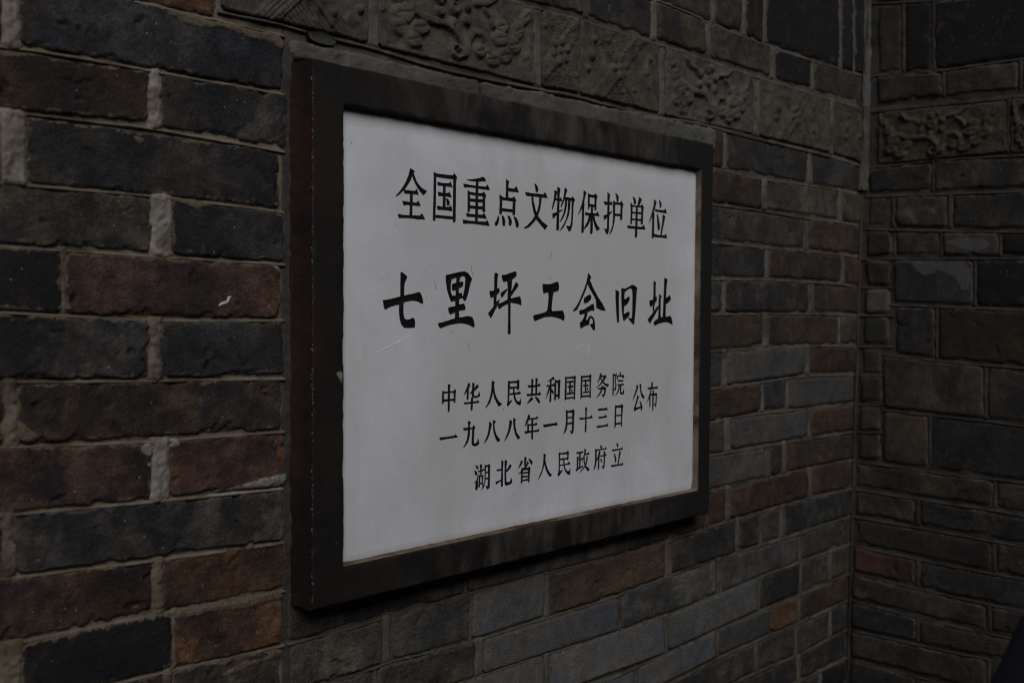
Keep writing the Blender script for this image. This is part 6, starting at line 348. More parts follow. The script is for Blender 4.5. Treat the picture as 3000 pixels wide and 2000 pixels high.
def relief(kind, U, V):
    """U, V in units of tile height (0..W, 0..1), returns height 0..1"""
    W = U.max(); h = np.zeros_like(U)
    mx = lambda *a: np.maximum.reduce(a)
    rim = np.clip(1 - np.minimum.reduce([U, W - U, V, 1 - V]) / 0.035, 0, 1) * 0.35
    if kind.startswith('scroll'):
        s = W / 2.15; X = U / s
        P = lambda x, y: (x, y)
        h = mx(h, ell(X, V, .95, .66, .10, .10), 0.0 * h)
        h = h - 0.55 * ell(X, V, .95, .68, .045, .045, 0, .6)
        for (px, py, r) in ((.95, .84, .068), (.80, .76, .055), (.76, .58, .060), (1.12, .56, .060), (1.14, .74, .056), (.92, .50, .05), (1.06, .88, .05)):
            h = mx(h, ell(X, V, px, py, r, r * 1.15))
        h = mx(h, stroke(X, V, [(.40, .52), (.52, .45), (.70, .44), (.86, .44), (.98, .37), (1.06, .25), (1.07, .14)], .050))
        h = mx(h, stroke(X, V, arc(.97, .17, .10, 0, -330, 16, .6), .028))
        h = mx(h, stroke(X, V, [(1.10, .16), (1.12, .30), (1.20, .44), (1.34, .47), (1.42, .38), (1.42, .26)], .042))
        for (px, py, rx, ry, a) in ((.30, .44, .15, .13, .3), (.24, .26, .12, .11, 0), (.40, .16, .13, .10, -.2), (.50, .32, .14, .10, .4), (.20, .62, .10, .10, .5), (.11, .80, .07, .13, .5),
                                    (1.30, .24, .10, .10, 0), (1.48, .17, .13, .10, .1), (1.66, .26, .13, .11, .3), (1.80, .42, .13, .13, .6), (1.86, .62, .09, .14, -.3), (1.99, .82, .06, .16, -.5), (1.60, .46, .14, .11, .4), (1.62, .62, .10, .09, .2)):
            e = ell(X, V, px, py, rx, ry, a, .3)
            h = mx(h, e * 0.85)
            h = h - 0.45 * stroke(X, V, [(px - rx * .6, py - ry * .2), (px + rx * .5, py + ry * .3)], .012, .8) * (e > 0)
        h = mx(h, stroke(X, V, [(.44, .90), (.52, .82), (.64, .80), (.76, .70)], .040), stroke(X, V, [(1.55, .95), (1.40, .84), (1.24, .80)], .040), stroke(X, V, [(1.36, .76), (1.46, .68), (1.50, .58)], .032))
        h = mx(h, stroke(X, V, [(.03, .99), (.08, .78), (.05, .40)], .022) * .5)
    else:
        cx = {'hatch0': W * .55, 'hatchL': W * .45, 'hatchR': W * .95}.get(kind, W * .47); 
        for sgn in (1, -1):
            q = (U - cx) - sgn * (V - .5) * 1.0
            band = np.clip((.15 - np.abs(q)) / .015, 0, 1) * .45
            for off in (-.10, -.03, .03, .10):
                band = band - .42 * np.clip(1 - np.abs(q - off) / .013, 0, 1)
            h = mx(h, band)
        # fine hatching in the top and bottom fields
        ht = np.clip(np.abs(V - .5) * 1.15 - np.abs(U - cx) - .12, 0, .02) / .02
        h = h + ht * .38 * (np.sin((U + V) * 85) > .1)
        for a in range(6):
            t = a * math.pi / 3 + .3
            h = mx(h, ell(U, V, cx + .135 * math.cos(t), .5 + .135 * math.sin(t), .078, .060, t, .45))
        h = mx(h, ell(U, V, cx, .5, .055, .055, 0, .5))
        for (dx, dy, r) in ((-.62, .56, .085), (-.70, .36, .05), (.60, .55, .085), (.70, .74, .05), (.66, .33, .05), (-.55, .78, .045), (-.30, .80, .04), (.32, .22, .045)):
            h = mx(h, ell(U, V, cx + dx, dy, r, r * 1.1, 0, .5))
    return np.clip(mx(h, rim), -.6, 1)

# ------------------------------------------------------------------ bricks
def sdist(poly, A, B):
    p = np.array(poly) / 1000.0; n = len(p); best = np.full(A.shape, 9.0); inside = np.zeros(A.shape, bool)
    for k in range(n):
        x0, y0 = p[k]; x1, y1 = p[(k + 1) % n]; dx, dy = x1 - x0, y1 - y0
        t = np.clip(((A - x0) * dx + (B - y0) * dy) / (dx * dx + dy * dy + 1e-12), 0, 1)
        best = np.minimum(best, np.hypot(A - x0 - t * dx, B - y0 - t * dy))
        c = ((y0 > B) != (y1 > B)) & (A < (x1 - x0) * (B - y0) / (y1 - y0 + 1e-12) + x0); inside ^= c
    return np.where(inside, best, -best)
def smears(plane, A, B):
    out = {'l': np.zeros(A.shape), 'v': np.zeros(A.shape), 'w': np.zeros(A.shape)}; hit_ = False
    for pts, kind, pl in MK['patch']:
        if pl != plane.k or kind == 'd': continue
        q = np.array(pts) / 1000.0
        if q[:, 0].max() < A.min() - .01 or q[:, 0].min() > A.max() + .01 or q[:, 1].max() < B.min() - .01 or q[:, 1].min() > B.max() + .01: continue
        hit_ = True; w = .012 if kind == 'w' else .0045
        out[kind] = np.maximum(out[kind], np.clip(.5 + sdist(pts, A, B) / w, 0, 1))
    return out if hit_ else None
def set_attr(o, name, arr):
    at = o.data.attributes.new(name, 'FLOAT', 'POINT'); rv = np.zeros(len(o.data.vertices), np.float32); rv[:arr.size] = arr.ravel(); at.data.foreach_set('value', rv)
def make_brick(plane, q, style, wpx, hpx, name, mat, col, parent, seed, proud=None):
    q = np.array(q, float).reshape(4, 2) / 1000.0                    # TL TR BR BL
    q = q + rng.normal(0, .0009, q.shape)
    TL, TR, BR, BL = q
    W = np.linalg.norm(TR - TL); H = np.linalg.norm(TL - BL)
    fine = style.startswith(('hatch', 'scroll'))
    cell = 3.4 if fine else (5.5 if wpx > 140 else 6.0)
    nu = int(np.clip(wpx / cell * (1.0 if fine else .9), 10, 150)); nv = int(np.clip(hpx / cell, 8, 64))
    def param(n):
        t = np.linspace(0, 1, n); e = 0.006
        t = np.concatenate([[0, e * .5], t[1:-1] * (1 - 2 * e) + e, [1 - e * .5, 1]]); return t
    s, t = param(nu), param(nv); nu, nv = len(s), len(t)
    S, T = np.meshgrid(s, t)
    A = (1 - S) * (1 - T) * BL[0] + S * (1 - T) * BR[0] + S * T * TR[0] + (1 - S) * T * TL[0]
    B = (1 - S) * (1 - T) * BL[1] + S * (1 - T) * BR[1] + S * T * TR[1] + (1 - S) * T * TL[1]
    dA = np.minimum(S, 1 - S) * W; dB = np.minimum(T, 1 - T) * H
    rough = {'s': .45, 'm': 1.0, 'r': 1.9}.get(style, .6)
    # worn corners and a wandering outline
    cr = .007 * (1 if not fine else .5)
    k = np.clip(1 - dA / cr, 0, 1) * np.clip(1 - dB / cr, 0, 1)
    ca, cb = (A.min() + A.max()) / 2, (B.min() + B.max()) / 2
    A2 = A - np.sign(A - ca) * k * .0035; B2 = B - np.sign(B - cb) * k * .0035
    amp = (.0012 if (plane.k == 1 and q[0][0] < .67) else .0017) * ({'s': .45, 'm': 1.1, 'r': 1.5}.get(style, .8)) * (1 if not fine else .6)
    A2 = A2 + amp * fbm(A, B, 60, seed, 3) * 1.2 + amp * .7 * fbm(A, B, 240, seed + 9, 2)
    B2 = B2 + amp * fbm(A, B, 45, seed + 3, 3) * 1.4 + amp * .8 * fbm(A, B, 260, seed + 5, 2)
    d = np.minimum(dA, dB)
    r = .0017 * (.6 + .5 * rough) * (1 + .7 * fbm(A, B, 70, seed + 11, 2))
    edge = -np.clip(1 - d / r, 0, 1) ** 1.6 * .0048
    h0 = (rng.normal(0, .0009) if proud is None else proud)
    tilt = rng.normal(0, .0008) * (S - .5) + rng.normal(0, .0008) * (T - .5)
    h = h0 + tilt + edge + rough * (.0013 * fbm(A, B, 18, seed + 21, 3) + .0005 * fbm(A, B, 85, seed + 23, 3) + .0006 * fbm(A, B, 300, seed + 25, 2))
    # spalls
    sp = fbm(A, B, 38, seed + 31, 3); lim = .52 if style == 'm' else (.30 if style == 'r' else .75)
    if not fine: h = h - np.clip((sp - lim) / .08, 0, 1) * .0016 * (1.4 if style == 'r' else 1)
    if style == 'm': h = h - np.clip((fbm(A, B, 55, seed + 37, 3) + np.clip(1 - d / .007, 0, 1) * .60 - .55) / .03, 0, 1) * .0028
    if fine:
        U = S * (W / H); wear = np.clip(.92 + .7 * fbm(A, B, 28, seed + 41, 2), .4, 1)
        rr = relief(style, U + .012 * fbm(A, B, 50, seed + 43, 2), T)
        if W / H < 1.0 and style == 'hatchR': rr = relief(style, U, T)
        h = h + rr * .0068 * wear - .001 + .0011 * fbm(A, B, 130, seed + 61, 3)
        h = h - np.clip((fbm(A, B, 26, seed + 47, 3) - .30) / .10, 0, 1) * .0016
    sm = smears(plane, A, B)
    if sm is not None:
        lift = np.clip((np.maximum(sm['l'], sm['v']) + .5 * fbm(A, B, 160, seed + 51, 3) - .45) / .15, 0, 1)
        h = h + lift * (.0011 - np.minimum(h, 0) * .6)
    Vv = plane.pos(A2.ravel(), B2.ravel(), h.ravel())
    back = plane.pos(np.array([0.]), np.array([ZC]), np.array([-.02]))[0] - plane.pos(np.array([0.]), np.array([ZC]), np.array([0.]))[0]
    V3, F = skirt(Vv, nu, nv, back)
    o = link(name, V3, F, mat, parent, color=col)
    if sm is not None:
        for k_ in 'lvw': set_attr(o, 'smear_' + k_, sm[k_])
    at = o.data.attributes.new('rim', 'FLOAT', 'POINT')
    rv = np.zeros(len(V3), np.float32); rv[:nu * nv] = (d + (dB * .3 if False else 0)).ravel()
    at.data.foreach_set('value', rv)
    return o

def bricks(data, plane, parent):
    for i, (q, ck, st, wpx, hpx) in enumerate(data):
        tile = st.startswith(('hatch', 'scroll'))
        c = CL[ck]; j = 1 + random.uniform(-.12, .12); w = random.uniform(-.05, .05)
        j *= .90
        col = (c[0] * j * (1 + w), c[1] * j, c[2] * j * (1 - w), min(1, STAIN[ck] * random.uniform(.7, 1.25)))
        name = 'carved_tile' if tile else ('plaster_band' if ck == 'p' else 'brick')
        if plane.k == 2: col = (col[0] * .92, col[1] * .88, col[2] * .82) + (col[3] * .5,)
        elif q[0] > 683: col = col[:3] + (col[3] * .65,)
        o = make_brick(plane, q, st, wpx, hpx, name, M_TILE if tile else (M_PLASTER if ck in ('p', 'p2') else (M_BRICK_L if plane.k == 1 and q[2] < 680 else M_BRICK)), col, parent, 100 + i * 7 + (3000 if plane.k == 2 else 0),
                       proud=(.001 if tile else (.004 if ck == 'p' else None)))
M_PLASTER = mortar_material('grey_plaster', (0.090, 0.086, 0.074), (0.125, 0.120, 0.108), (0.075, 0.068, 0.056))
bricks(W1, P1, wall1)
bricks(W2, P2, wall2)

# ------------------------------------------------------------------ mortar
def h_joint(plane, q, zone, parent, seed):
    a = np.array(q, float) / 1000.0
    pts_t, pts_b = a[:, :2], a[:, 2:]
    L = np.linalg.norm(pts_t[-1] - pts_t[0]); n = int(L / .0022) + 2; m = 9
    tt = np.linspace(0, 1, n); k = np.linspace(0, 1, len(a))
    top = np.stack([np.interp(tt, k, pts_t[:, i]) for i in (0, 1)], -1); bot = np.stack([np.interp(tt, k, pts_b[:, i]) for i in (0, 1)], -1)
    v = np.linspace(0, 1, m)[:, None, None]
    Pq = bot[None] * (1 - v) + top[None] * v
    A, B = Pq[..., 0], Pq[..., 1]; vv = np.broadcast_to(np.linspace(0, 1, m)[:, None], A.shape)
    # struck joint: flush on the lower brick, cut back under the upper one
    z = {0: (-.0012, -.0065), 1: (-.0008, -.0085), 2: (.0002, -.0060)}[zone]
    prof = z[0] + (z[1] - z[0]) * np.clip((vv - .35) / .35, 0, 1)
    h = prof + .0022 * fbm(A, B * 2.5, 34, seed, 3) + .0009 * fbm(A, B, 190, seed + 3, 3)
    h = h - np.where((vv == 0) | (vv == 1), .006, 0)
    V3, F = skirt(plane.pos(A.ravel(), B.ravel(), h.ravel()), n, m, plane.pos(np.array([0.]), np.array([ZC]), np.array([-.01]))[0] - plane.pos(np.array([0.]), np.array([ZC]), np.array([0.]))[0])
    o = link('mortar_joint', V3, F, M_MORT_L if zone == 1 else (M_MORT_R if plane.k == 1 else M_MORT_2), parent)
    sm = smears(plane, A, B) if zone == 1 else None
    if sm is not None: set_attr(o, 'smear_v', sm['v'])

def v_joint(plane, q, left, parent, seed):
    q = np.array(q, float).reshape(4, 2) / 1000.0; TL, TR, BR, BL = q
    W = np.linalg.norm(TR - TL); H = np.linalg.norm(TL - BL)
    ex = .0035 if left else .0012
    dl = (TL - TR) / W * ex
    TL, BL, TR, BR = TL + dl, BL + dl, TR - dl, BR - dl
    dv = (TL - BL) / H * .004; TL, TR, BL, BR = TL + dv, TR + dv, BL - dv, BR - dv
    cell = .0013 if left else .0022
    nu = max(6, int((W + 2 * ex) / cell)); nv = max(12, int(H / .0018))
    S, T = np.meshgrid(np.linspace(0, 1, nu), np.linspace(0, 1, nv))
    A = (1 - S) * (1 - T) * BL[0] + S * (1 - T) * BR[0] + S * T * TR[0] + (1 - S) * T * TL[0]
    B = (1 - S) * (1 - T) * BL[1] + S * (1 - T) * BR[1] + S * T * TR[1] + (1 - S) * T * TL[1]
    d = np.minimum(S, 1 - S) * (W + 2 * ex); dz = np.minimum(T, 1 - T) * (H + .008)
    if left: h = .0006 - np.clip(1 - d / .0055, 0, 1) * .0035 + .0026 * fbm(A, B, 60, seed, 3) + .0022 * fbm(A, B, 220, seed + 2, 3) - np.clip(1 - dz / .004, 0, 1) * .002
    else: h = -.0012 - np.clip(1 - d / .0025, 0, 1) * .0022 + .0016 * fbm(A, B, 80, seed, 3) - np.clip(1 - dz / .005, 0, 1) * .003
    V3, F = skirt(plane.pos(A.ravel(), B.ravel(), h.ravel()), nu, nv, plane.pos(np.array([0.]), np.array([ZC]), np.array([-.01]))[0] - plane.pos(np.array([0.]), np.array([ZC]), np.array([0.]))[0])
    link('mortar_joint', V3, F, (M_MORT_V if left == 2 else M_MORT_L) if left else (M_MORT_RV if plane.k == 1 else M_MORT_2), parent)

for i, (q, z) in enumerate(J1): h_joint(P1, q, z, wall1, 5000 + i * 13)
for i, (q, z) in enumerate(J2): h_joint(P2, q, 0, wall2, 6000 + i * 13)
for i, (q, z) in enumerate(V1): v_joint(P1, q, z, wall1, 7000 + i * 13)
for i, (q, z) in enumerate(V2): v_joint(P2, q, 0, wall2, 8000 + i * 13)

XSPLIT = 0.6841
def backing(plane, a0, a1, b0, b1, h, mat, parent, cell=.006, amp=.0015, seed=1, name='mortar_bed'):
    nu = int((a1 - a0) / cell); nv = int((b1 - b0) / cell)
    A, B = np.meshgrid(np.linspace(a0, a1, nu), np.linspace(b0, b1, nv))
    hh = h + amp * fbm(A, B, 40, seed, 3)
    V3, F = skirt(plane.pos(A.ravel(), B.ravel(), hh.ravel()), nu, nv, plane.pos(np.array([0.]), np.array([ZC]), np.array([-.2]))[0] - plane.pos(np.array([0.]), np.array([ZC]), np.array([0.]))[0])
    return link(name, V3, F, mat, parent)
backing(P1, -0.4, XSPLIT, 0.55, 2.4, -.0045, M_MORT_L, wall1, seed=3)
backing(P1, XSPLIT, 2.30, 0.55, 2.4, -.0040, M_MORT_R, wall1, seed=4)
backing(P1, XSPLIT - .003, .6955, 1.0, 1.815, -.0022, M_DARKM, wall1, cell=.0018, amp=.0035, seed=8, name='mortar_joint')
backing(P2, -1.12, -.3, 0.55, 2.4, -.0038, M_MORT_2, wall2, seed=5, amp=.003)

# ------------------------------------------------------------------ framed marble plaque
FY = DF; XL, XR, ZB, ZT = 0.6941, 1.5330, ZC - .35655, ZC + .2906
MY = FY + .0105
plaque = thing('stone_plaque', 'white marble plaque with black engraved Chinese writing in a dark frame', 'plaque', ((XL + XR) / 2, DW, ZB))

def bar(name, x0, x1, z0, z1, mat, seed, free, rnd=.0022):
    y_back = DW + .002
    nx = max(4, int((x1 - x0) / .004)); nz = max(4, int((z1 - z0) / .004))
    def par(a, b, n):
        t = np.linspace(a, b, n); return np.unique(np.concatenate([[a, a + .0006, a + .0014, a + .0025], t[1:-1], [b - .0025, b - .0014, b - .0006, b]]).round(6))
    xs, zs = par(x0, x1, nx), par(z0, z1, nz); X, Z = np.meshgrid(xs, zs)
    big_ = X * 0 + 9; op = (Z > Z0 - .001) & (Z < Z1 + .001)
    d = np.minimum.reduce([np.where('l' in free or ('i' in free and x0 > 1.2) and True, X - x0, big_) if ('l' in free) else np.where(op & ('i' in free and x0 > 1.2), X - x0, big_),
                           (x1 - X) if 'r' in free else np.where(op & ('i' in free and x0 < 1.2), x1 - X, big_),
                           (Z - z0) if 'b' in free else big_, (z1 - Z) if 't' in free else big_])
    rr = rnd * (1 + .6 * fbm(X, Z, 60, seed, 2))
    h = -np.clip(1 - d / rr, 0, 1) ** 2 * .0016 + .0009 * fbm(X, Z, 16, seed + 3, 3) + .0004 * fbm(X, Z, 110, seed + 5, 3)
    h = h - np.clip((fbm(X, Z, 50, seed + 15, 3) + np.clip(1 - d / .006, 0, 1) * .5 - .62) / .05, 0, 1) * .0012
    Xj = X + np.where((np.abs(X - x0) < 1e-5) & (x0 < .7), 1, 0) * .0010 * fbm(Z, Z, 70, seed + 7, 3) + np.where(np.abs(X - x1) < 1e-5, 1, 0) * .0005 * fbm(Z, Z, 70, seed + 8, 3)
    Zj = Z + np.where((np.abs(Z - z0) < 1e-5) | (np.abs(Z - z1) < 1e-5), 1, 0) * .0010 * fbm(X, X, 60, seed + 9, 3)
    V = np.stack([Xj.ravel(), FY - h.ravel(), Zj.ravel()], -1)
    V3, F = skirt(V, len(xs), len(zs), np.array([0, y_back - FY, 0]))
    return link(name, V3, F, mat, plaque)
bar('frame_stile', XL + .0012, X0, ZB, ZT, M_FRAME, 11, 'lbti')
bar('frame_stile', X1, XR, ZB, ZT, M_FRAME, 11, 'rbti')
bar('frame_rail', X0 + .00005, X1 - .00005, Z1, ZT, M_FRAME, 11, 'tb')
bar('frame_rail', X0 + .00005, X1 - .00005, ZB, Z0, M_FRAME, 11, 'tb')
# painted outer side of the left stile, from the wall to the front edge
nz = 200; zs = np.linspace(ZB, ZT, nz); ys = np.array([FY + .0006, FY + .004, FY + .012, FY + .02, FY + .028, DW + .003])
Y, Z = np.meshgrid(ys, zs)
Xs = XL + .0010 * fbm(Y, Z, 50, 77, 3) + .0006 * fbm(Y, Z, 220, 78, 2) - np.clip((Y - FY - .026) / .012, 0, 1) * .003 * (1 + .8 * fbm(Z, Z, 40, 79, 3))
V = np.stack([Xs.ravel(), Y.ravel(), Z.ravel()], -1)
i = np.arange(V.shape[0]).reshape(nz, len(ys)); F = np.stack([i[:-1, 1:], i[:-1, :-1], i[1:, :-1], i[1:, 1:]], -1).reshape(-1, 4)
V2b = V + np.array([.0016, 0, 0]); n0 = len(V)
link('frame_side', np.concatenate([V, V2b]), np.concatenate([F, F[:, ::-1] + n0]), M_SIDE, plaque)['label'] = 'red brown painted outer side of the frame'
# chipped pale edge
pt = []; fc = []
for kx in range(150):
    z = random.uniform(ZB + .01, ZT - .01); r = random.uniform(.0003, .0009); 
    if random.random() < .35: r *= 1.5
    b0 = len(pt); x = XL + .0008 + random.gauss(0, .0006)
    for a in range(5):
        t = a * 2 * math.pi / 5 + random.random(); pt.append((x + r * .7 * math.cos(t), FY - .0006 - random.random() * .0003, z + r * 1.3 * math.sin(t)))
    b1 = len(pt); pt.append((x, FY - .0012, z)); fc += [(b0 + a, b0 + (a + 1) % 5, b1) for a in range(5)]
o = link('paint_chips', pt, fc, plain('chipped_edge', (.16, .16, .16), .9), plaque); o['kind'] = 'stuff'

# marble slab with the characters cut through its face
xa, xb, za, zb = X0 - .003, X1 + .003, Z0 - .003, Z1 + .003
verts = []; faces = []; owner = []
def addpoly(pts, own):
    b0 = len(verts); verts.extend(pts); faces.append(list(range(b0, b0 + len(pts)))); owner.append(own)
nb = 24
rect = [(xa + (xb - xa) * k / nb, za) for k in range(nb)] + [(xb, za + (zb - za) * k / nb) for k in range(nb)] + [(xb - (xb - xa) * k / nb, zb) for k in range(nb)] + [(xa, zb - (zb - za) * k / nb) for k in range(nb)]
addpoly(rect, -1)
for gi, (line, polys) in enumerate(GL):
    for p in polys:
        p = [(p[k] / 10000, p[k + 1] / 10000) for k in range(0, len(p), 2)]
        out = []
        for k in range(len(p)):
            x0, y0 = p[k]; x1, y1 = p[(k + 1) % len(p)]; L = math.hypot(x1 - x0, y1 - y0); nseg = max(1, int(L / .0016))
            for q in range(nseg):
                f = q / nseg; jx = random.gauss(0, .00009) if q else 0; jy = random.gauss(0, .00009) if q else 0
                out.append((x0 + (x1 - x0) * f + jx, y0 + (y1 - y0) * f + jy))
        ar = sum(out[k][0] * out[(k + 1) % len(out)][1] - out[(k + 1) % len(out)][0] * out[k][1] for k in range(len(out)))
        if ar < 0: out.reverse()
        grow = {1: .00058, 2: .00034}.get(line, .00046); nn = []
        for k in range(len(out)):
            ax, ay = out[k - 1]; bx, by = out[(k + 1) % len(out)]; L = math.hypot(bx - ax, by - ay) or 1
            nn.append((out[k][0] + (by - ay) / L * grow, out[k][1] - (bx - ax) / L * grow))
        out = nn
        addpoly(out, gi)
S_ = 100.0
res = delaunay_2d_cdt([Vector((x * S_, y * S_)) for x, y in verts], [], faces, 1, 1e-5, True)
cv, _, cf, _, _, cof = res
cv = np.array([(v.x / S_, v.y / S_) for v in cv])
own = []
for f, of in zip(cf, cof):
    ids = [owner[k] for k in of if owner[k] >= 0]; own.append(ids[0] if ids else -1)
slabF = [f for f, o in zip(cf, own) if o == -1]
def orient(F3, P):
    out = []
    for f in F3:
        a, b, c = P[f[0]], P[f[1]], P[f[2]]
        out.append(tuple(f) if (b[0] - a[0]) * (c[1] - a[1]) - (b[1] - a[1]) * (c[0] - a[0]) > 0 else tuple(reversed(f)))
    return out
slabF = orient(slabF, cv)
V = np.stack([cv[:, 0], np.full(len(cv), MY), cv[:, 1]], -1)
used = sorted({k for f in slabF for k in f}); mp_ = {k: j for j, k in enumerate(used)}
sv = [tuple(V[k]) for k in used]; sf = [tuple(mp_[k] for k in f) for f in slabF]
nb0 = len(sv); sv += [(xa, MY + .02, za), (xb, MY + .02, za), (xb, MY + .02, zb), (xa, MY + .02, zb)]; sf.append((nb0 + 3, nb0 + 2, nb0 + 1, nb0))
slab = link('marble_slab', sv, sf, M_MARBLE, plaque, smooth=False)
LN = {1: 'large character of the top line', 2: 'bold brush style character of the middle line', 3: 'small character of the issuing line', 4: 'small character of the date line', 5: 'small character of the bottom line'}
for gi in range(len(GL)):
    F3 = orient([f for f, o in zip(cf, own) if o == gi], cv)
    if not F3: continue
    line = GL[gi][0]; dep = {1: .0016, 2: .0024}.get(line, .0012)
    edges = {}
    for f in F3:
        for a, b in ((f[0], f[1]), (f[1], f[2]), (f[2], f[0])): edges[(a, b)] = 1
    bnd = [(a, b) for (a, b) in edges if (b, a) not in edges]
    used = sorted({k for f in F3 for k in f}); mp_ = {k: j for j, k in enumerate(used)}
    bset = {k for e in bnd for k in e}
    vs = [(cv[k][0], MY + dep * (.85 if k in bset else 1.2), cv[k][1]) for k in used]; fs = [tuple(mp_[k] for k in f) for f in F3]
    tm = {}
    for k in bset: tm[k] = len(vs); vs.append((cv[k][0], MY - .00002, cv[k][1]))
    fs += [(mp_[a], mp_[b], tm[b], tm[a]) for a, b in bnd]
    o = link('character', vs, fs, M_INK, slab, smooth=False)
    o['label'] = LN[line]

# putty round the marble, on the inner faces of the frame
def strip(name, fn, n, m, mat, lab=None):
    S, T = np.meshgrid(np.linspace(0, 1, n), np.linspace(0, 1, m)); V = fn(S.ravel(), T.ravel())
    o = link(name, V, grid_faces(n, m), mat, plaque)
    if lab: o['label'] = lab
    return o
def putty_r(s, t):
    z = Z0 + (Z1 - Z0) * s; y = MY - .0001 + (FY + .0006 - MY) * t
    return np.stack([X1 - .0006 - .0016 * (1 - t) ** 2 - .0009 * (1 + fbm(z, z, 60, 5, 3)) * (1 - t) - .010 * np.exp(-(1 - s) / .008) * (1 - t) ** 1.5 - .010 * np.exp(-s / .010) * (1 - t) ** 1.5, y, z], -1)
def putty_b(s, t):
    x = X0 + (X1 - X0) * s; y = MY - .0001 + (FY + .0006 - MY) * t
    return np.stack([x, y, Z0 + .0006 + .0014 * (1 - t) ** 2 + .0008 * (1 + fbm(x, x, 60, 6, 3)) * (1 - t)], -1)
strip('putty', putty_r, 240, 7, M_PUTTY); strip('putty', putty_b, 300, 7, M_PUTTY)

# scratches, fibres, dirt specks, paint fleck
def ribbon(name, pts, w, y, mat, parent):
    p = np.array(pts) / 1000.0; n = len(p); V = []; F = []
    for k in range(n):
        d = p[min(k + 1, n - 1)] - p[max(k - 1, 0)]; d /= np.linalg.norm(d); nn = np.array([-d[1], d[0]]); ww = w * (.35 if k in (0, n - 1) else 1)
        for s_ in (-1, 0, 1): q = p[k] + nn * ww * s_ / 2; V.append((q[0], y - (.0004 if s_ == 0 else 0), q[1]))
    for k in range(n - 1):
        for j in (0, 1): a = k * 3 + j; F.append((a, a + 1, a + 4, a + 3))
    return link(name, V, F, mat, parent)
for p_ in MK['scratch']: ribbon('scratch', p_, .0015, MY - .00015, M_SCR, slab)
for p_ in MK['hair']: ribbon('hair_crack', p_, .0004, MY - .00015, M_HAIR, slab)
for (x, z) in MK['spot']:
    r = random.uniform(.0005, .0011); n_ = 7
    V = [(x / 1000 + r * random.uniform(.6, 1.2) * math.cos(a * 2 * math.pi / n_), MY - .0001, z / 1000 + r * random.uniform(.6, 1.2) * math.sin(a * 2 * math.pi / n_)) for a in range(n_)] + [(x / 1000, MY - .0004, z / 1000)]
    link('dirt_speck', V, [(a, (a + 1) % n_, n_) for a in range(n_)], M_DIRT, slab)
ribbon('paint_fleck', MK['squig'], .0030, DW - .0016, M_WHITE, wall1)
x, z = MK['chip'][0]
V = [(x / 1000 + dx, FY - .0008 - dy, z / 1000 + dz) for dx, dy, dz in ((-.006, 0, .004), (0, .0006, .006), (.006, 0, .001), (.003, 0, -.004), (.001, .001, -.009), (-.002, 0, -.003), (0, .002, 0))]
link('chip', V, [(a, (a + 1) % 6, 6) for a in range(6)], M_MORT_V, plaque)

# pale fillet down the corner above the frieze, brown fillet below it
def fillet(name, b0, b1, da, rad, mat, seed, parent):
    n = int((b1 - b0) / .004); m = 12
    B, K = np.meshgrid(np.linspace(b0, b1, n), np.linspace(-1, 1, m), indexing='ij')
    xc = 2.174 + .028 * (B - ZC) - .001; ang = (K + 1) / 2 * math.pi / 2
    r = rad * (1 + .45 * fbm(B, K, 16, seed, 4) + .2 * fbm(B, K * 3, 90, seed + 1, 2))
    X = xc - r * np.cos(ang) * 1.0; Y_ = DW - .001 - r * np.sin(ang)
    V = np.stack([X.ravel(), Y_.ravel(), B.ravel()], -1)
    i = np.arange(n * m).reshape(n, m); F = np.stack([i[:-1, :-1], i[:-1, 1:], i[1:, 1:], i[1:, :-1]], -1).reshape(-1, 4)
    return link(name, V, F, mat, parent)
o = fillet('mortar_fillet', ZC + .455, ZC + .78, 0, .011, mortar_material('pale_cement', (.095, .097, .10), (.125, .125, .13), (.075, .073, .07)), 3, wall1); o['label'] = 'pale cement fillet running down the corner'
fillet('mortar_fillet', ZC + .27, ZC + .455, 0, .013, M_MORT_R, 4, wall1)
fillet('mortar_fillet', ZC - .80, ZC + .27, 0, .003, M_MORT_2, 5, wall1)
# mortar filling between the small quoins and the thick blocks is the bed of the second wall

# ------------------------------------------------------------------ dark leaning thing at the lower right

def patch(name, pts, parent, plane, mat, top=.0022, seed=1):
    p = np.array(pts) / 1000.0; c = p.mean(0); n = len(p); out = []
    for k in range(n):
        a, b = p[k], p[(k + 1) % n]; m = max(1, int(np.linalg.norm(b - a) / .0025))
        for j in range(m): out.append(a + (b - a) * j / m)
    q = np.array(out); q = q + .0022 * np.stack([fbm(q[:, 0], q[:, 1], 150, seed, 3), fbm(q[:, 0], q[:, 1], 150, seed + 5, 3)], -1)
    ln = len(q)
    # local inward direction: towards the polygon's medial line, approximated with neighbours
    t = np.roll(q, -1, 0) - np.roll(q, 1, 0); nrm = np.stack([-t[:, 1], t[:, 0]], -1) / (np.linalg.norm(t, axis=1, keepdims=True) + 1e-9)
    ar = np.sum(q[:, 0] * np.roll(q[:, 1], -1) - np.roll(q[:, 0], -1) * q[:, 1])
    if ar < 0: nrm = -nrm
    r1 = q + nrm * .0009
    tri = delaunay_2d_cdt([Vector(v * 100) for v in r1], [], [list(range(ln))], 1, 1e-5, True)
    v2 = np.array([(v.x / 100, v.y / 100) for v in tri[0]])
    A = np.concatenate([q[:, 0], v2[:, 0]]); B = np.concatenate([q[:, 1], v2[:, 1]])
    h = np.concatenate([np.full(ln, -.003), np.full(len(v2), top)])
    F = [tuple(k + ln for k in f) for f in tri[2]]
    if len(v2) == ln: F += [(k, (k + 1) % ln, ln + (k + 1) % ln, ln + k) for k in range(ln)]
    return link(name, plane.pos(A, B, h), F, mat, parent)
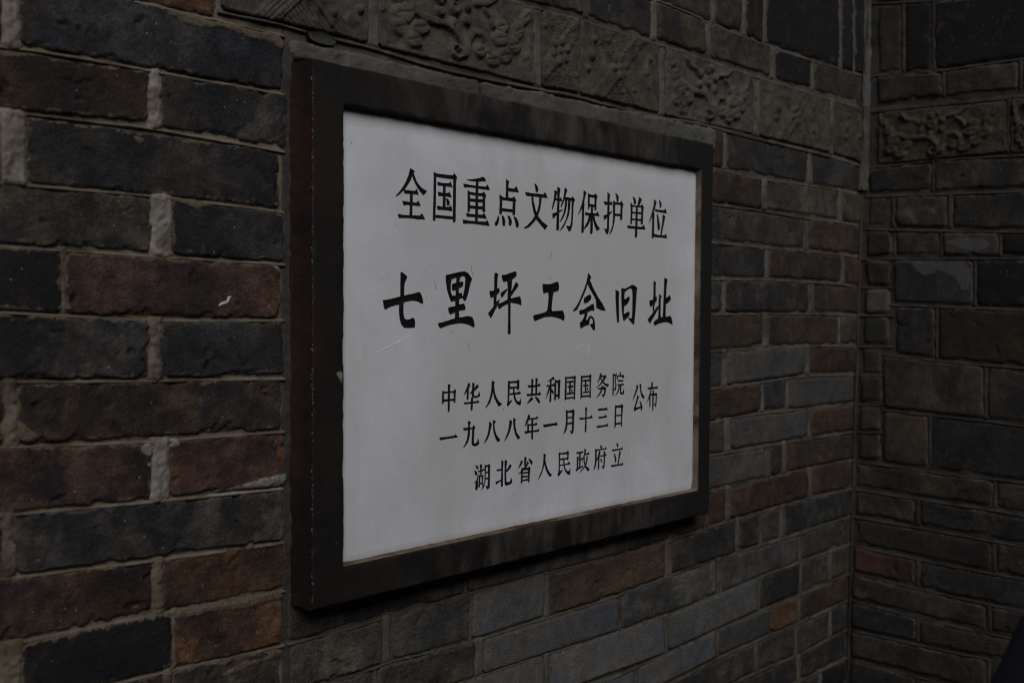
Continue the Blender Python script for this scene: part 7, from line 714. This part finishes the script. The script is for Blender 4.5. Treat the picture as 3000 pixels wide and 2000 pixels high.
for i, (pts, kind, pl) in enumerate(MK['patch']):
    if kind != 'd': continue
    patch('mortar_patch' if kind != 'w' else 'lime_bloom', pts, wall1 if pl == 1 else wall2, P1 if pl == 1 else P2, {'v': M_MORT_V, 'l': M_MORT_L, 'd': M_DARKM, 'w': M_BLOOM}[kind], {'w': .0019, 'd': .004}.get(kind, .0022), 900 + i * 31)

# ordinary brickwork beyond the part the photograph shows
def in_view(pts):
    c = (pts - np.array([0, 0, ZC])) @ R
    if (c[:, 2] <= 0.05).any(): return False
    u = c[:, 0] / c[:, 2] * 3000 + 1500; v = c[:, 1] / c[:, 2] * 3000 + 1000
    return bool(u.max() > -30 and u.min() < 3030 and v.max() > -30 and v.min() < 2030)
def filler(plane, a0, a1, b0, b1, data, parent, seed):
    bb = [(min(q[0::2]) / 1000, max(q[0::2]) / 1000, min(q[1::2]) / 1000, max(q[1::2]) / 1000) for q, *_ in data]
    V = []; F = []; row = 0; z = b0
    while z < b1:
        a = a0 + (.125 if row % 2 else 0)
        while a < a1:
            x0, x1, z0, z1 = a + .004, min(a + .246, a1), z + .003, z + .061
            P = plane.pos(np.array([x0, x1, x1, x0]), np.array([z0, z0, z1, z1]), np.zeros(4))
            if not in_view(P) and not any(x0 < q[1] and x1 > q[0] and z0 < q[3] and z1 > q[2] for q in bb):
                h = random.uniform(-.001, .0015); n0 = len(V); e = .003
                for (da, db, hh) in ((0, 0, -.006), (e, e, h)):
                    for (xx, zz, sa, sb) in ((x0, z0, 1, 1), (x1, z0, -1, 1), (x1, z1, -1, -1), (x0, z1, 1, -1)):
                        V.append(plane.pos(np.array([xx + sa * da]), np.array([zz + sb * db]), np.array([hh]))[0])
                F += [(n0 + 4, n0 + 5, n0 + 6, n0 + 7)] + [(n0 + k, n0 + (k + 1) % 4, n0 + 4 + (k + 1) % 4, n0 + 4 + k) for k in range(4)]
            a += .25
        z += .066; row += 1
    o = link('brick_courses', V, F, M_BRICK, parent, smooth=False, color=(.055, .050, .044, .8)); o['kind'] = 'stuff'
filler(P1, -2.6, 2.15, 0.02, 3.4, W1, wall1, 1)
filler(P2, -1.02, 2.6, 0.02, 3.4, W2, wall2, 2)
for (pl, a0, a1, b0, b1, h, par) in ((P1, -2.6, -.39, 0, 3.42, -.006, wall1), (P1, -.4, 2.3, 0, .56, -.006, wall1), (P1, -.4, 2.3, 2.39, 3.42, -.006, wall1), (P2, -1.12, -.3, 0, .56, -.006, wall2), (P2, -1.12, -.3, 2.39, 3.42, -.006, wall2), (P2, -.31, 2.6, 0, 3.42, -.006, wall2)):
    backing(pl, a0, a1, b0, b1, h, M_MORT_R, par, cell=.05, amp=0)

# added unseen wall behind the camera, only to keep low sky off the bricks
SKY_BLOCKER = True
if SKY_BLOCKER:
    aw = box('added_sky_blocker', -6, -2.6, 0, 8, -2.35, 3.3, M_MORT_R); aw['label'] = 'plain wall added out of view behind the camera to block low sky light'; aw['category'] = 'wall'
# dark navy thing leaning in at the lower right edge, out of focus
def rayp(px, py, dist):
    d = R @ np.array([px - 1500, py - 1000, 3000.0]); d /= np.linalg.norm(d); return np.array([0, 0, ZC]) + d * dist
T_ = rayp(3122, 1876, 1.12); Q_ = rayp(3024, 2100, 1.10); ax = (Q_ - T_) / np.linalg.norm(Q_ - T_)
Lp = (T_[2] - .0) / -ax[2]; u1 = np.cross(ax, [0, 1, 0]); u1 /= np.linalg.norm(u1); u2 = np.cross(ax, u1)
V = []; F = []; rings = [(-.038, .002), (-.036, .016), (-.028, .030), (-.014, .038), (0, .041)] + [(Lp * k / 14, .041 + .004 * math.sin(k * 1.7) * 0 + .003 * k / 14) for k in range(1, 15)]
for (s_, r_) in rings:
    for a in range(28):
        t = a * 2 * math.pi / 28; V.append(T_ + ax * s_ + (u1 * math.cos(t) + u2 * math.sin(t)) * r_ * (1 + .02 * math.sin(3 * t)))
for k in range(len(rings) - 1):
    for a in range(28): b_ = (a + 1) % 28; F.append((k * 28 + a, (k + 1) * 28 + a, (k + 1) * 28 + b_, k * 28 + b_))
F.append(tuple(range(28)))
pz = thing('leaning_pole', 'dark navy rounded pole leaning at the lower right edge, blurred', 'pole', tuple(T_ + ax * Lp))
link('pole_shaft', V, F, M_NAVY, pz)
